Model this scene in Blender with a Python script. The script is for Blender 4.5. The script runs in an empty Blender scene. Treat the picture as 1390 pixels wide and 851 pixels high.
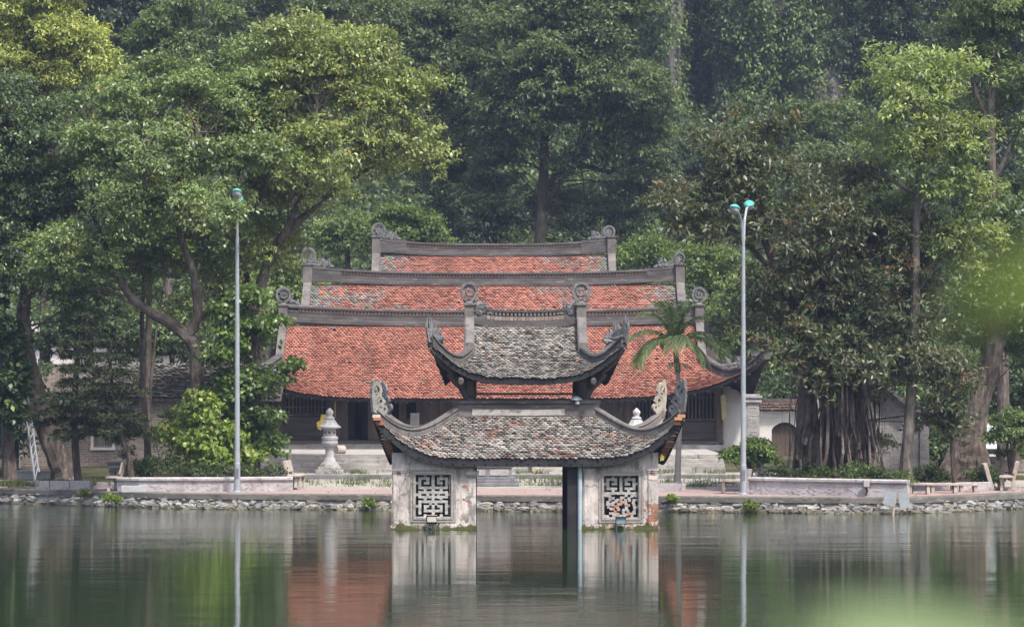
import bpy, math, random
import numpy as np
from mathutils import Vector, Matrix, noise as mnoise

R = math.radians
F_PX, CX, HY, CAM_H = 4500.0, 695.0, 530.0, 3.62   # telephoto survey of the photograph
# ------------------------------------------------------------------ camera, sky, sun, exposure
scene = bpy.context.scene
COL = scene.collection
cam_d = bpy.data.cameras.new("camera")
cam = bpy.data.objects.new("camera", cam_d)
COL.objects.link(cam)
cam.location = (0, 0, CAM_H)
cam.rotation_euler = (R(90), 0, 0)
cam_d.sensor_width = 36.0
cam_d.lens = F_PX / 1390.0 * 36.0
cam_d.shift_y = (HY - 425.5) / 1390.0
cam_d.clip_start = 0.1
cam_d.clip_end = 2000.0
cam_d.dof.use_dof = True
cam_d.dof.focus_distance = 97.0
cam_d.dof.aperture_fstop = 4.2
scene.camera = cam

SUN_EL, SUN_AZ = R(58), R(146)      # azimuth clockwise from +Y (into the picture)
world = bpy.data.worlds.new("World")
scene.world = world
world.use_nodes = True
wn = world.node_tree
bg = wn.nodes["Background"]
sky = wn.nodes.new("ShaderNodeTexSky")
sky.sky_type = 'NISHITA'
sky.sun_disc = False
sky.sun_elevation = SUN_EL
sky.sun_rotation = SUN_AZ
sky.air_density = 1.0
sky.dust_density = 5.0
sky.ozone_density = 1.0
wn.links.new(sky.outputs[0], bg.inputs[0])
bg.inputs[1].default_value = 0.14
sun_d = bpy.data.lights.new("sun", 'SUN')
sun_d.energy = 2.9
sun_d.angle = R(5)
sun_d.color = (1.0, 0.95, 0.87)
sun = bpy.data.objects.new("sun", sun_d)
COL.objects.link(sun)
sdir = Vector((math.sin(SUN_AZ) * math.cos(SUN_EL), math.cos(SUN_AZ) * math.cos(SUN_EL), math.sin(SUN_EL)))
sun.rotation_euler = sdir.to_track_quat('Z', 'Y').to_euler()
sun.location = (0, 60, 80)
scene.view_settings.view_transform = 'Standard'
scene.view_settings.look = 'None'
scene.view_settings.gamma = 1.0
scene.view_settings.use_curve_mapping = False
scene.view_settings.exposure = 1.15
scene.render.engine = 'CYCLES'
cy = scene.cycles
cy.max_bounces = 6
cy.diffuse_bounces = 3
cy.glossy_bounces = 2
cy.transmission_bounces = 3
cy.transparent_max_bounces = 4
cy.volume_bounces = 0
cy.caustics_reflective = False
cy.caustics_refractive = False

# ------------------------------------------------------------------ helpers
def W(px, py, d):
    return Vector(((px - CX) * d / F_PX, d, CAM_H - (py - HY) * d / F_PX))
def WX(px, d):
    return (px - CX) * d / F_PX
def WZ(py, d):
    return CAM_H - (py - HY) * d / F_PX
def lerp(a, b, t):
    return a + (b - a) * t
def interp(x, pts):
    return float(np.interp(x, [p[0] for p in pts], [p[1] for p in pts]))

def tag(o, label=None, cat=None, group=None, kind=None):
    if label: o["label"] = label
    if cat: o["category"] = cat
    if group: o["group"] = group
    if kind: o["kind"] = kind
    return o
def empty(name, loc=(0, 0, 0), rz=0.0):
    o = bpy.data.objects.new(name, None)
    o.empty_display_size = 0.3
    COL.objects.link(o)
    o.location = loc
    o.rotation_euler = (0, 0, rz)
    return o
def copy_tree(o, parent=None):
    c = o.copy()
    COL.objects.link(c)
    if parent is not None:
        c.parent = parent
        c.matrix_parent_inverse = o.matrix_parent_inverse.copy()
    for ch in list(o.children):
        copy_tree(ch, c)
    return c
def link_mesh(name, me, mat, parent=None):
    o = bpy.data.objects.new(name, me)
    if mat is not None:
        for m in (mat if isinstance(mat, (list, tuple)) else [mat]):
            me.materials.append(m)
    COL.objects.link(o)
    if parent is not None:
        o.parent = parent
    return o

class MB:
    """collects shapes, then links them as one mesh object"""
    def __init__(s):
        s.v, s.f, s.c, s.m = [], [], [], []
        s.col = (0.5, 0.5, 0.5)
        s.mi = 0
        s.T = None
    def add(s, verts, faces, col=None):
        n = len(s.v)
        if s.T is not None:
            verts = [s.T @ Vector(p) for p in verts]
        s.v.extend([tuple(p) for p in verts])
        c = col or s.col
        for f in faces:
            s.f.append(tuple(i + n for i in f))
            s.c.append(c)
            s.m.append(s.mi)
    def box(s, x0, x1, y0, y1, z0, z1, col=None, taper=0.0):
        t = taper
        v = [(x0, y0, z0), (x1, y0, z0), (x1, y1, z0), (x0, y1, z0),
             (x0 + t, y0 + t, z1), (x1 - t, y0 + t, z1), (x1 - t, y1 - t, z1), (x0 + t, y1 - t, z1)]
        s.add(v, [(0, 3, 2, 1), (4, 5, 6, 7), (0, 1, 5, 4), (1, 2, 6, 5), (2, 3, 7, 6), (3, 0, 4, 7)], col)
    def cbox(s, c, sx, sy, sz, col=None, rot=None):
        v = []
        for dz in (-1, 1):
            for dx, dy in ((-1, -1), (1, -1), (1, 1), (-1, 1)):
                p = Vector((dx * sx / 2, dy * sy / 2, dz * sz / 2))
                if rot is not None:
                    p = rot @ p
                v.append(Vector(c) + p)
        s.add(v, [(0, 3, 2, 1), (4, 5, 6, 7), (0, 1, 5, 4), (1, 2, 6, 5), (2, 3, 7, 6), (3, 0, 4, 7)], col)
    def tube(s, pts, rad, n=8, col=None, cap=True, jit=0.0, flat=1.0):
        pts = [Vector(p) for p in pts]
        if not isinstance(rad, (list, tuple)):
            rad = [rad] * len(pts)
        V, Fc = [], []
        t0 = (pts[1] - pts[0]).normalized()
        ref = Vector((0, 0, 1)) if abs(t0.z) < 0.9 else Vector((1, 0, 0))
        u = t0.cross(ref).normalized()
        for i, p in enumerate(pts):
            t = (pts[min(i + 1, len(pts) - 1)] - pts[max(i - 1, 0)])
            t = t.normalized() if t.length > 1e-9 else t0
            u = (u - t * u.dot(t))
            u = u.normalized() if u.length > 1e-6 else t.orthogonal().normalized()
            w = t.cross(u)
            for k in range(n):
                a = 2 * math.pi * k / n
                r = rad[i] * (1 + (random.uniform(-jit, jit) if jit else 0))
                V.append(p + (u * math.cos(a) + w * math.sin(a) * flat) * r)
        for i in range(len(pts) - 1):
            for k in range(n):
                a, b = i * n + k, i * n + (k + 1) % n
                Fc.append((a, b, b + n, a + n))
        if cap:
            Fc.append(tuple(range(n - 1, -1, -1)))
            Fc.append(tuple(range((len(pts) - 1) * n, len(pts) * n)))
        s.add(V, Fc, col)
    def lathe(s, prof, c=(0, 0, 0), n=20, col=None, rot0=0.0):
        V, Fc = [], []
        for r, z in prof:
            for k in range(n):
                a = 2 * math.pi * k / n + rot0
                V.append((c[0] + r * math.cos(a), c[1] + r * math.sin(a), c[2] + z))
        for i in range(len(prof) - 1):
            for k in range(n):
                a, b = i * n + k, i * n + (k + 1) % n
                Fc.append((a, b, b + n, a + n))
        Fc.append(tuple(range(n - 1, -1, -1)))
        Fc.append(tuple(range((len(prof) - 1) * n, len(prof) * n)))
        s.add(V, Fc, col)
    def sweep(s, path, prof, col=None, up=None, cap=True):
        """profile (side, up) pairs swept along a path, upright"""
        path = [Vector(p) for p in path]
        V, Fc = [], []
        n = len(prof)
        for i, p in enumerate(path):
            t = (path[min(i + 1, len(path) - 1)] - path[max(i - 1, 0)]).normalized()
            h = Vector((t.x, t.y, 0))
            h = h.normalized() if h.length > 1e-6 else Vector((1, 0, 0))
            side = Vector((h.y, -h.x, 0))
            upv = Vector((0, 0, 1)) if up is None else (side.cross(t)).normalized()
            for a, b in prof:
                V.append(p + side * a + upv * b)
        for i in range(len(path) - 1):
            for k in range(n):
                a, b = i * n + k, i * n + (k + 1) % n
                Fc.append((a, a + n, b + n, b))
        if cap:
            Fc.append(tuple(range(n)))
            Fc.append(tuple(range(len(path) * n - 1, (len(path) - 1) * n - 1, -1)))
        s.add(V, Fc, col)
    def plate(s, outline, org, ux, uy, th, col=None):
        """an outline given in metres on the plane (ux, uy), thickness th"""
        org, ux, uy = Vector(org), Vector(ux), Vector(uy)
        nn = ux.cross(uy).normalized() * (th / 2)
        n = len(outline)
        V = [org + ux * a + uy * b - nn for a, b in outline] + [org + ux * a + uy * b + nn for a, b in outline]
        Fc = [tuple(range(n - 1, -1, -1)), tuple(range(n, 2 * n))]
        for k in range(n):
            Fc.append((k, (k + 1) % n, (k + 1) % n + n, k + n))
        s.add(V, Fc, col)
    def annulus(s, c, ux, uy, ro, ri, th, n=18, a0=0.0, a1=2 * math.pi, col=None, ecc=1.0):
        c, ux, uy = Vector(c), Vector(ux), Vector(uy)
        nn = ux.cross(uy).normalized() * (th / 2)
        V, Fc = [], []
        full = abs(a1 - a0 - 2 * math.pi) < 1e-6
        m = n if full else n + 1
        for k in range(m):
            a = a0 + (a1 - a0) * k / n
            e = ux * math.cos(a) + uy * math.sin(a) * ecc
            V += [c + e * ro - nn, c + e * ro + nn, c + e * ri + nn, c + e * ri - nn]
        for k in range(n):
            a, b = 4 * k, 4 * ((k + 1) % m)
            for q in range(4):
                Fc.append((a + q, b + q, b + (q + 1) % 4, a + (q + 1) % 4))
        if not full:
            Fc += [(0, 1, 2, 3), (4 * n + 3, 4 * n + 2, 4 * n + 1, 4 * n)]
        s.add(V, Fc, col)
    def rock(s, c, sx, sy, sz, col=None, rng=random, j=0.28):
        V = []
        for (a, b, cc) in ICO_V:
            k = 1 + rng.uniform(-j, j)
            V.append((c[0] + a * sx * k, c[1] + b * sy * k, c[2] + cc * sz * k))
        s.add(V, ICO_F, col)
    def build(s, name, mat, parent=None, smooth=False, bevel=0.0):
        me = bpy.data.meshes.new(name)
        me.from_pydata(s.v, [], s.f)
        at = me.attributes.new("col", 'FLOAT_COLOR', 'FACE')
        arr = np.ones((len(s.f), 4), dtype=np.float32)
        arr[:, :3] = np.array(s.c, dtype=np.float32).reshape(-1, 3)
        at.data.foreach_set("color", arr.ravel())
        if any(s.m):
            me.polygons.foreach_set("material_index", np.array(s.m, dtype=np.int32))
        if smooth:
            me.polygons.foreach_set("use_smooth", np.ones(len(s.f), dtype=bool))
        me.update()
        o = link_mesh(name, me, mat, parent)
        if bevel:
            b = o.modifiers.new("bevel", 'BEVEL')
            b.width = bevel
            b.segments = 2
            b.limit_method = 'ANGLE'
        return o

def _ico():
    t = (1 + 5 ** 0.5) / 2
    v = [Vector(p).normalized() for p in ((-1, t, 0), (1, t, 0), (-1, -t, 0), (1, -t, 0), (0, -1, t), (0, 1, t),
         (0, -1, -t), (0, 1, -t), (t, 0, -1), (t, 0, 1), (-t, 0, -1), (-t, 0, 1))]
    f = [(0, 11, 5), (0, 5, 1), (0, 1, 7), (0, 7, 10), (0, 10, 11), (1, 5, 9), (5, 11, 4), (11, 10, 2), (10, 7, 6),
         (7, 1, 8), (3, 9, 4), (3, 4, 2), (3, 2, 6), (3, 6, 8), (3, 8, 9), (4, 9, 5), (2, 4, 11), (6, 2, 10), (8, 6, 7), (9, 8, 1)]
    cache, out = {}, []
    def mid(a, b):
        k = (min(a, b), max(a, b))
        if k not in cache:
            v.append(((v[a] + v[b]) / 2).normalized())
            cache[k] = len(v) - 1
        return cache[k]
    for a, b, c in f:
        x, y, z = mid(a, b), mid(b, c), mid(c, a)
        out += [(a, x, z), (b, y, x), (c, z, y), (x, y, z)]
    return [tuple(p) for p in v], out
ICO_V, ICO_F = _ico()

def fbm(x, y, z, o=3):
    return mnoise.fractal(Vector((x, y, z)), 0.6, 2.0, o)

# ------------------------------------------------------------------ materials
class NT:
    def __init__(s, name):
        s.mat = bpy.data.materials.new(name)
        s.mat.use_nodes = True
        s.n = s.mat.node_tree.nodes
        s.l = s.mat.node_tree.links
        s.bsdf = s.n["Principled BSDF"]
        s.out = s.n["Material Output"]
    def node(s, t, **kw):
        nd = s.n.new(t)
        for k, v in kw.items():
            setattr(nd, k, v)
        return nd
    def link(s, a, b):
        s.l.new(a, b)
    def tc(s, scale=(1, 1, 1)):
        t = s.node("ShaderNodeTexCoord")
        m = s.node("ShaderNodeMapping")
        m.inputs["Scale"].default_value = scale
        s.link(t.outputs["Object"], m.inputs[0])
        return m.outputs[0]
    def noise(s, scale, detail=4, rough=0.6, vec=None, out=0):
        nd = s.node("ShaderNodeTexNoise")
        nd.inputs["Scale"].default_value = scale
        nd.inputs["Detail"].default_value = detail
        nd.inputs["Roughness"].default_value = rough
        if vec is not None:
            s.link(vec, nd.inputs["Vector"])
        return nd.outputs[out]
    def ramp(s, fac, stops):
        nd = s.node("ShaderNodeValToRGB")
        el = nd.color_ramp.elements
        while len(el) < len(stops):
            el.new(0.5)
        for e, (p, c) in zip(el, stops):
            e.position = p
            e.color = (c, c, c, 1) if isinstance(c, (int, float)) else (*c, 1)
        s.link(fac, nd.inputs[0])
        return nd.outputs[0]
    def mix(s, fac, a, b, mode='MIX'):
        nd = s.node("ShaderNodeMix", data_type='RGBA', blend_type=mode)
        for sock, val in ((nd.inputs[0], fac), (nd.inputs[6], a), (nd.inputs[7], b)):
            if isinstance(val, (int, float)):
                sock.default_value = val
            elif isinstance(val, tuple):
                sock.default_value = (*val, 1)
            else:
                s.link(val, sock)
        return nd.outputs[2]
    def attr(s, name="col"):
        nd = s.node("ShaderNodeAttribute")
        nd.attribute_name = name
        return nd.outputs["Color"]
    def bump(s, h, strength=0.5, dist=0.02):
        nd = s.node("ShaderNodeBump")
        nd.inputs["Strength"].default_value = strength
        nd.inputs["Distance"].default_value = dist
        s.link(h, nd.inputs["Height"])
        s.link(nd.outputs[0], s.bsdf.inputs["Normal"])
    def color(s, c):
        if isinstance(c, tuple):
            s.bsdf.inputs["Base Color"].default_value = (*c, 1)
        else:
            s.link(c, s.bsdf.inputs["Base Color"])
    def rough(s, r, spec=0.4):
        s.bsdf.inputs["Roughness"].default_value = r
        s.bsdf.inputs["Specular IOR Level"].default_value = spec

def stain_mat(name, c1, c2, c3=None, scale=1.5, rough=0.85, bump=0.4, bscale=14, streak=(1, 1, 1), spec=0.25, s3=(0.55, 0.7)):
    m = NT(name)
    v = m.tc(streak)
    n1 = m.noise(scale, 6, 0.65, v)
    c = m.ramp(n1, [(0.32, c1), (0.66, c2)])
    if c3:
        n2 = m.noise(scale * 2.3, 5, 0.7, m.tc(tuple(a * 1.1 for a in streak)))
        f = m.ramp(n2, [(s3[0], 0.0), (s3[1], 1.0)])
        c = m.mix(f, c, c3)
    fine = m.noise(bscale, 5, 0.7, m.tc())
    c = m.mix(0.35, c, m.ramp(fine, [(0.3, 0.55), (0.7, 1.25)]), 'MULTIPLY')
    m.color(c)
    m.rough(rough, spec)
    m.bump(fine, bump, 0.03)
    return m.mat

def attr_mat(name, rough=0.8, bump=0.35, bscale=20, var=0.4, spec=0.3, dist=0.02):
    m = NT(name)
    fine = m.noise(bscale, 5, 0.7, m.tc())
    c = m.mix(var, m.attr(), m.ramp(fine, [(0.3, 0.5), (0.7, 1.3)]), 'MULTIPLY')
    m.color(c)
    m.rough(rough, spec)
    m.bump(fine, bump, dist)
    return m.mat

def leaf_mat(name, trans=0.42, rough=0.5, spec=0.35):
    m = NT(name)
    c = m.attr()
    m.color(c)
    m.rough(rough, spec)
    tr = m.node("ShaderNodeBsdfTranslucent")
    tc = m.mix(1.0, c, (1.25, 1.3, 0.55), 'MULTIPLY')
    m.link(tc, tr.inputs[0])
    mx = m.node("ShaderNodeMixShader")
    mx.inputs[0].default_value = trans
    m.link(m.bsdf.outputs[0], mx.inputs[1])
    m.link(tr.outputs[0], mx.inputs[2])
    m.link(mx.outputs[0], m.out.inputs[0])
    return m.mat

M = {}
M['leaf'] = leaf_mat('leaf')
M['leaf_gloss'] = leaf_mat('leaf_glossy', 0.38, 0.42, 0.5)
M['needle'] = leaf_mat('needle', 0.15, 0.6, 0.2)
def bark_mat(name, c1, c2, c3):
    m = NT(name)
    v = m.tc((7, 7, 1.6))
    n1 = m.noise(1.0, 6, 0.72, v)
    c = m.ramp(n1, [(0.34, c1), (0.55, c2), (0.72, c3)])
    big = m.noise(1.2, 4, 0.65, m.tc())
    c = m.mix(m.ramp(big, [(0.5, 0.0), (0.68, 0.75)]), c, c3)
    c = m.mix(m.ramp(m.noise(2.1, 5, 0.7, m.tc((1.2, 1.2, .8))), [(0.6, 0.0), (0.72, 0.55)]), c, (0.045, 0.055, 0.025))
    m.color(c); m.rough(0.92, 0.15); m.bump(n1, 1.0, 0.09)
    return m.mat
M['bark'] = bark_mat('bark', (0.03, 0.024, 0.02), (0.1, 0.08, 0.068), (0.19, 0.168, 0.15))
M['bark_forest'] = bark_mat('bark_darker', (0.014, 0.013, 0.01), (0.04, 0.036, 0.028), (0.075, 0.07, 0.055))  # darker bark for the forest trunks
M['bark_pale'] = bark_mat('bark_pale', (0.05, 0.043, 0.037), (0.13, 0.113, 0.1), (0.21, 0.195, 0.18))
M['tile'] = attr_mat('roof_tile', 0.85, 0.3, 25, 0.35, 0.2)
M['mortar'] = stain_mat('ridge_mortar', (0.042, 0.039, 0.039), (0.105, 0.098, 0.097), (0.21, 0.197, 0.19), 1.5, 0.9, 0.6, 10, (0.5, 0.5, 2.4), s3=(0.58, 0.72))
M['mortar_mid'] = stain_mat('weathered_mortar', (0.08, 0.074, 0.072), (0.16, 0.148, 0.143), (0.05, 0.047, 0.046), 2.0, 0.9, 0.6, 12, (1, 1, 0.6))
M['mortar_pale'] = stain_mat('pale_mortar', (0.2, 0.19, 0.18), (0.33, 0.31, 0.29), (0.1, 0.1, 0.1), 1.6, 0.9, 0.6, 10)
M['carved_dark'] = stain_mat('carved_mortar_dark', (0.07, 0.072, 0.08), (0.16, 0.16, 0.165), (0.24, 0.235, 0.22), 3, 0.9, 0.8, 16)
M['carved_lit'] = stain_mat('carved_mortar_lit', (0.15, 0.148, 0.14), (0.29, 0.275, 0.255), (0.08, 0.08, 0.08), 3, 0.9, 0.8, 16)
M['carved_lit_beige'] = stain_mat('carved_mortar_lit_beige', (0.22, 0.195, 0.16), (0.34, 0.305, 0.255), None, 3, 0.9, 0.8, 16)
M['wood'] = stain_mat('dark_timber', (0.042, 0.036, 0.035), (0.105, 0.09, 0.085), (0.14, 0.128, 0.122), 2.0, 0.8, 0.5, 22, (1, 1, 0.3))
M['wood_h'] = stain_mat('dark_timber_boards', (0.04, 0.037, 0.036), (0.1, 0.09, 0.087), (0.15, 0.14, 0.138), 2.0, 0.8, 0.5, 22, (0.3, 1, 3))
M['wood_brown'] = stain_mat('brown_timber', (0.06, 0.044, 0.036), (0.12, 0.088, 0.072), None, 2.0, 0.8, 0.5, 22, (1, 1, 0.3))
M['black'] = stain_mat('shadowed_timber', (0.012, 0.012, 0.013), (0.03, 0.03, 0.032), None, 2.0, 0.9, 0.3, 12)  # near-black timber; interior shade is put into its colour
M['stone'] = stain_mat('grey_stone', (0.2, 0.195, 0.19), (0.36, 0.35, 0.34), (0.12, 0.115, 0.11), 2.2, 0.88, 0.6, 16)
M['stone_dark'] = stain_mat('dark_stone', (0.11, 0.11, 0.12), (0.2, 0.2, 0.215), (0.07, 0.07, 0.07), 2.2, 0.85, 0.5, 16)
M['stone_pale'] = stain_mat('pale_carved_stone', (0.27, 0.27, 0.275), (0.42, 0.42, 0.425), (0.16, 0.16, 0.165), 4, 0.8, 0.5, 25, s3=(0.6, 0.75))
M['concrete'] = stain_mat('concrete', (0.16, 0.15, 0.14), (0.27, 0.26, 0.245), (0.09, 0.088, 0.08), 1.2, 0.9, 0.5, 12, (0.5, 0.5, 1))
M['planter'] = stain_mat('planter_concrete', (0.26, 0.24, 0.25), (0.42, 0.4, 0.41), (0.16, 0.15, 0.15), 1.8, 0.9, 0.6, 14)
M['bench'] = stain_mat('bench_stone', (0.28, 0.24, 0.215), (0.42, 0.36, 0.32), (0.2, 0.18, 0.17), 2.5, 0.85, 0.5, 18)
M['steps'] = stain_mat('old_stone_steps', (0.19, 0.18, 0.17), (0.37, 0.355, 0.34), (0.1, 0.096, 0.088), 1.6, 0.9, 0.6, 12, (0.6, 1, 2))
M['metal'] = stain_mat('galvanised_metal', (0.2, 0.225, 0.25), (0.28, 0.305, 0.33), None, 2, 0.45, 0.05, 20, spec=0.5)
M['pipe'] = stain_mat('blue_grey_pipe', (0.24, 0.3, 0.35), (0.33, 0.4, 0.45), None, 2, 0.5, 0.05, 20, spec=0.4)
M['teal'] = stain_mat('teal_enamel', (0.045, 0.3, 0.255), (0.07, 0.37, 0.315), None, 2, 0.5, 0.03, 20, spec=0.5)
M['whitewash'] = stain_mat('whitewashed_plaster', (0.48, 0.46, 0.44), (0.66, 0.65, 0.64), (0.42, 0.3, 0.25), 0.9, 0.9, 0.25, 12, (1, 1, 0.6), s3=(0.62, 0.8))
M['yellow'] = stain_mat('yellow_paper', (0.62, 0.45, 0.07), (0.72, 0.56, 0.13), None, 3, 0.7, 0.1, 12)
M['cream'] = stain_mat('cream_cloth', (0.36, 0.31, 0.17), (0.46, 0.4, 0.24), None, 3, 0.8, 0.1, 12)
M['attr'] = attr_mat('mixed_masonry', 0.88, 0.6, 18, 0.45, 0.25)
M['white_paint'] = stain_mat('white_paint', (0.5, 0.52, 0.54), (0.6, 0.62, 0.64), None, 2, 0.6, 0.03, 20, spec=0.3)
M['glass_dark'] = stain_mat('dark_glass', (0.03, 0.035, 0.04), (0.06, 0.07, 0.075), None, 2, 0.12, 0.0, 20, spec=0.6)
M['glass_blue'] = stain_mat('pale_blue_glass', (0.1, 0.16, 0.2), (0.16, 0.22, 0.26), None, 2, 0.5, 0.0, 20, spec=0.4)
M['rubber'] = stain_mat('black_rubber', (0.015, 0.015, 0.016), (0.03, 0.03, 0.03), None, 4, 0.8, 0.2, 20)
M['red'] = stain_mat('red_paint', (0.4, 0.05, 0.03), (0.5, 0.09, 0.06), None, 4, 0.5, 0.05, 20)

def plaster_mat():
    """stained pinkish-white render, bare brick where it has fallen off, algae at the waterline"""
    m = NT('weathered_render')
    v = m.tc((1, 1, 0.55))
    base = m.ramp(m.noise(1.7, 7, 0.68, v), [(0.34, (0.17, 0.158, 0.155)), (0.45, (0.33, 0.3, 0.288)), (0.6, (0.52, 0.475, 0.455))])
    black = m.ramp(m.noise(2.4, 6, 0.7, m.tc((1, 1, 0.35))), [(0.54, 0.0), (0.64, 0.75)])
    base = m.mix(black, base, (0.1, 0.095, 0.095))
    n = m.noise(1.35, 5, 0.62, m.tc((1.0, 1.0, 1.3)))
    brickmask = m.ramp(n, [(0.615, 0.0), (0.63, 1.0)])
    br = m.node("ShaderNodeTexBrick")
    br.inputs["Scale"].default_value = 1.0
    br.inputs["Brick Width"].default_value = 0.22
    br.inputs["Row Height"].default_value = 0.065
    br.inputs["Mortar Size"].default_value = 0.008
    br.inputs["Color1"].default_value = (0.3, 0.115, 0.06, 1)
    br.inputs["Color2"].default_value = (0.24, 0.1, 0.06, 1)
    br.inputs["Mortar"].default_value = (0.22, 0.18, 0.15, 1)
    t = m.node("ShaderNodeTexCoord")
    sp = m.node("ShaderNodeSeparateXYZ")
    cb = m.node("ShaderNodeCombineXYZ")
    m.link(t.outputs["Object"], sp.inputs[0])
    ad = m.node("ShaderNodeMath", operation='ADD')
    m.link(sp.outputs[0], ad.inputs[0]); m.link(sp.outputs[1], ad.inputs[1])
    m.link(ad.outputs[0], cb.inputs[0]); m.link(sp.outputs[2], cb.inputs[1])
    m.link(cb.outputs[0], br.inputs["Vector"])
    xr = m.node('ShaderNodeMapRange'); xr.inputs[1].default_value = 1.7; xr.inputs[2].default_value = 2.6; xr.inputs[3].default_value = 0; xr.inputs[4].default_value = 1
    zr = m.node('ShaderNodeMapRange'); zr.inputs[1].default_value = 0.55; zr.inputs[2].default_value = 1.0; zr.inputs[3].default_value = 1; zr.inputs[4].default_value = 0
    m.link(sp.outputs[0], xr.inputs[0]); m.link(sp.outputs[2], zr.inputs[0])
    m1 = m.node('ShaderNodeMath', operation='MULTIPLY'); m.link(xr.outputs[0], m1.inputs[0]); m.link(zr.outputs[0], m1.inputs[1])
    m2 = m.node('ShaderNodeMath', operation='MULTIPLY'); m.link(m1.outputs[0], m2.inputs[0]); m.link(m.ramp(m.noise(2.3, 5, 0.65, m.tc()), [(0.5, 0.0), (0.515, 1.0)]), m2.inputs[1])
    m3 = m.node('ShaderNodeMath', operation='MAXIMUM'); m.link(brickmask, m3.inputs[0]); m.link(m2.outputs[0], m3.inputs[1])
    brickmask = m3.outputs[0]
    c = m.mix(brickmask, base, br.outputs[0])
    vo = m.node('ShaderNodeTexVoronoi', feature='DISTANCE_TO_EDGE'); vo.inputs['Scale'].default_value = 1.1
    m.link(m.mix(0.25, m.tc((1, 1, .8)), m.noise(2.5, 4, .7, m.tc(), 1)), vo.inputs['Vector'])
    c = m.mix(m.ramp(vo.outputs[0], [(0.0, 0.75), (0.014, 0.0)]), c, (0.07, 0.065, 0.06))
    # algae: a band of growth just above the water, ragged
    zn = m.node("ShaderNodeMath", operation='MULTIPLY_ADD')
    m.link(m.noise(3.0, 5, 0.7, m.tc()), zn.inputs[0]); zn.inputs[1].default_value = -0.62
    zn.use_clamp = False
    zo = m.node('ShaderNodeMath', operation='ADD'); zo.inputs[1].default_value = 0.245
    m.link(sp.outputs[2], zo.inputs[0]); m.link(zo.outputs[0], zn.inputs[2])
    moss = m.ramp(zn.outputs[0], [(-0.0, 1.0), (0.03, 0.0)])
    c = m.mix(moss, c, (0.07, 0.075, 0.025))
    lowz = m.node('ShaderNodeMapRange'); lowz.inputs[1].default_value = 0.1; lowz.inputs[2].default_value = 0.6; lowz.inputs[3].default_value = 1; lowz.inputs[4].default_value = 0
    m.link(sp.outputs[2], lowz.inputs[0])
    mm = m.node('ShaderNodeMath', operation='MULTIPLY'); m.link(lowz.outputs[0], mm.inputs[0]); m.link(m.ramp(m.noise(4.0, 5, 0.7, m.tc((1, 1, 0.7))), [(0.52, 0.0), (0.58, 1.0)]), mm.inputs[1])
    c = m.mix(mm.outputs[0], c, (0.05, 0.056, 0.022))
    fine = m.noise(16, 5, 0.7, m.tc())
    c = m.mix(0.3, c, m.ramp(fine, [(0.3, 0.6), (0.7, 1.2)]), 'MULTIPLY')
    m.color(c); m.rough(0.9, 0.2)
    h = m.mix(0.7, fine, m.ramp(brickmask, [(0, 1.0), (1, 0.0)]))
    m.bump(h, 0.5, 0.03)
    return m.mat
M['plaster'] = plaster_mat()

def brick_mat(name, c1, c2, mortar, bw=0.26, bh=0.075, ms=0.012, stain=(0.1, 0.09, 0.085)):
    m = NT(name)
    t = m.node("ShaderNodeTexCoord")
    sp = m.node("ShaderNodeSeparateXYZ"); cb = m.node("ShaderNodeCombineXYZ")
    m.link(t.outputs["Object"], sp.inputs[0])
    ad = m.node("ShaderNodeMath", operation='ADD')
    m.link(sp.outputs[0], ad.inputs[0]); m.link(sp.outputs[1], ad.inputs[1])
    m.link(ad.outputs[0], cb.inputs[0]); m.link(sp.outputs[2], cb.inputs[1])
    br = m.node("ShaderNodeTexBrick")
    wob = m.mix(0.03, cb.outputs[0], m.noise(2.5, 3, 0.6, m.tc(), 1), 'ADD')
    m.link(wob, br.inputs["Vector"])
    br.inputs["Scale"].default_value = 1.0
    br.inputs["Brick Width"].default_value = bw
    br.inputs["Row Height"].default_value = bh
    br.inputs["Mortar Size"].default_value = ms
    br.inputs["Mortar Smooth"].default_value = 0.2
    br.inputs["Bias"].default_value = -0.1
    br.inputs["Color1"].default_value = (*c1, 1)
    br.inputs["Color2"].default_value = (*c2, 1)
    br.inputs["Mortar"].default_value = (*mortar, 1)
    n = m.noise(1.1, 6, 0.7, m.tc((1, 1, 0.5)))
    c = m.mix(m.ramp(n, [(0.5, 0.0), (0.72, 0.8)]), br.outputs[0], stain)
    n2 = m.noise(7, 4, 0.7, m.tc((0.5, 0.5, 2.2)))
    c = m.mix(0.7, c, m.ramp(n2, [(0.3, 0.55), (0.7, 1.35)]), 'MULTIPLY')
    m.color(c); m.rough(0.9, 0.2)
    m.bump(br.outputs[1], -0.6, 0.02)
    return m.mat
M['brick_pink'] = brick_mat('old_pinkish_brick', (0.23, 0.18, 0.158), (0.14, 0.115, 0.105), (0.27, 0.24, 0.215), 0.3, 0.09, 0.016)
M['brick_grey'] = brick_mat('sooty_grey_brick', (0.2, 0.19, 0.19), (0.15, 0.145, 0.145), (0.24, 0.225, 0.22), stain=(0.07, 0.068, 0.068))
M['brick_red'] = brick_mat('red_brick_footing', (0.24, 0.13, 0.1), (0.17, 0.1, 0.085), (0.3, 0.25, 0.22), 0.09, 0.3, 0.014)
HAZE_D = 0.0003
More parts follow.
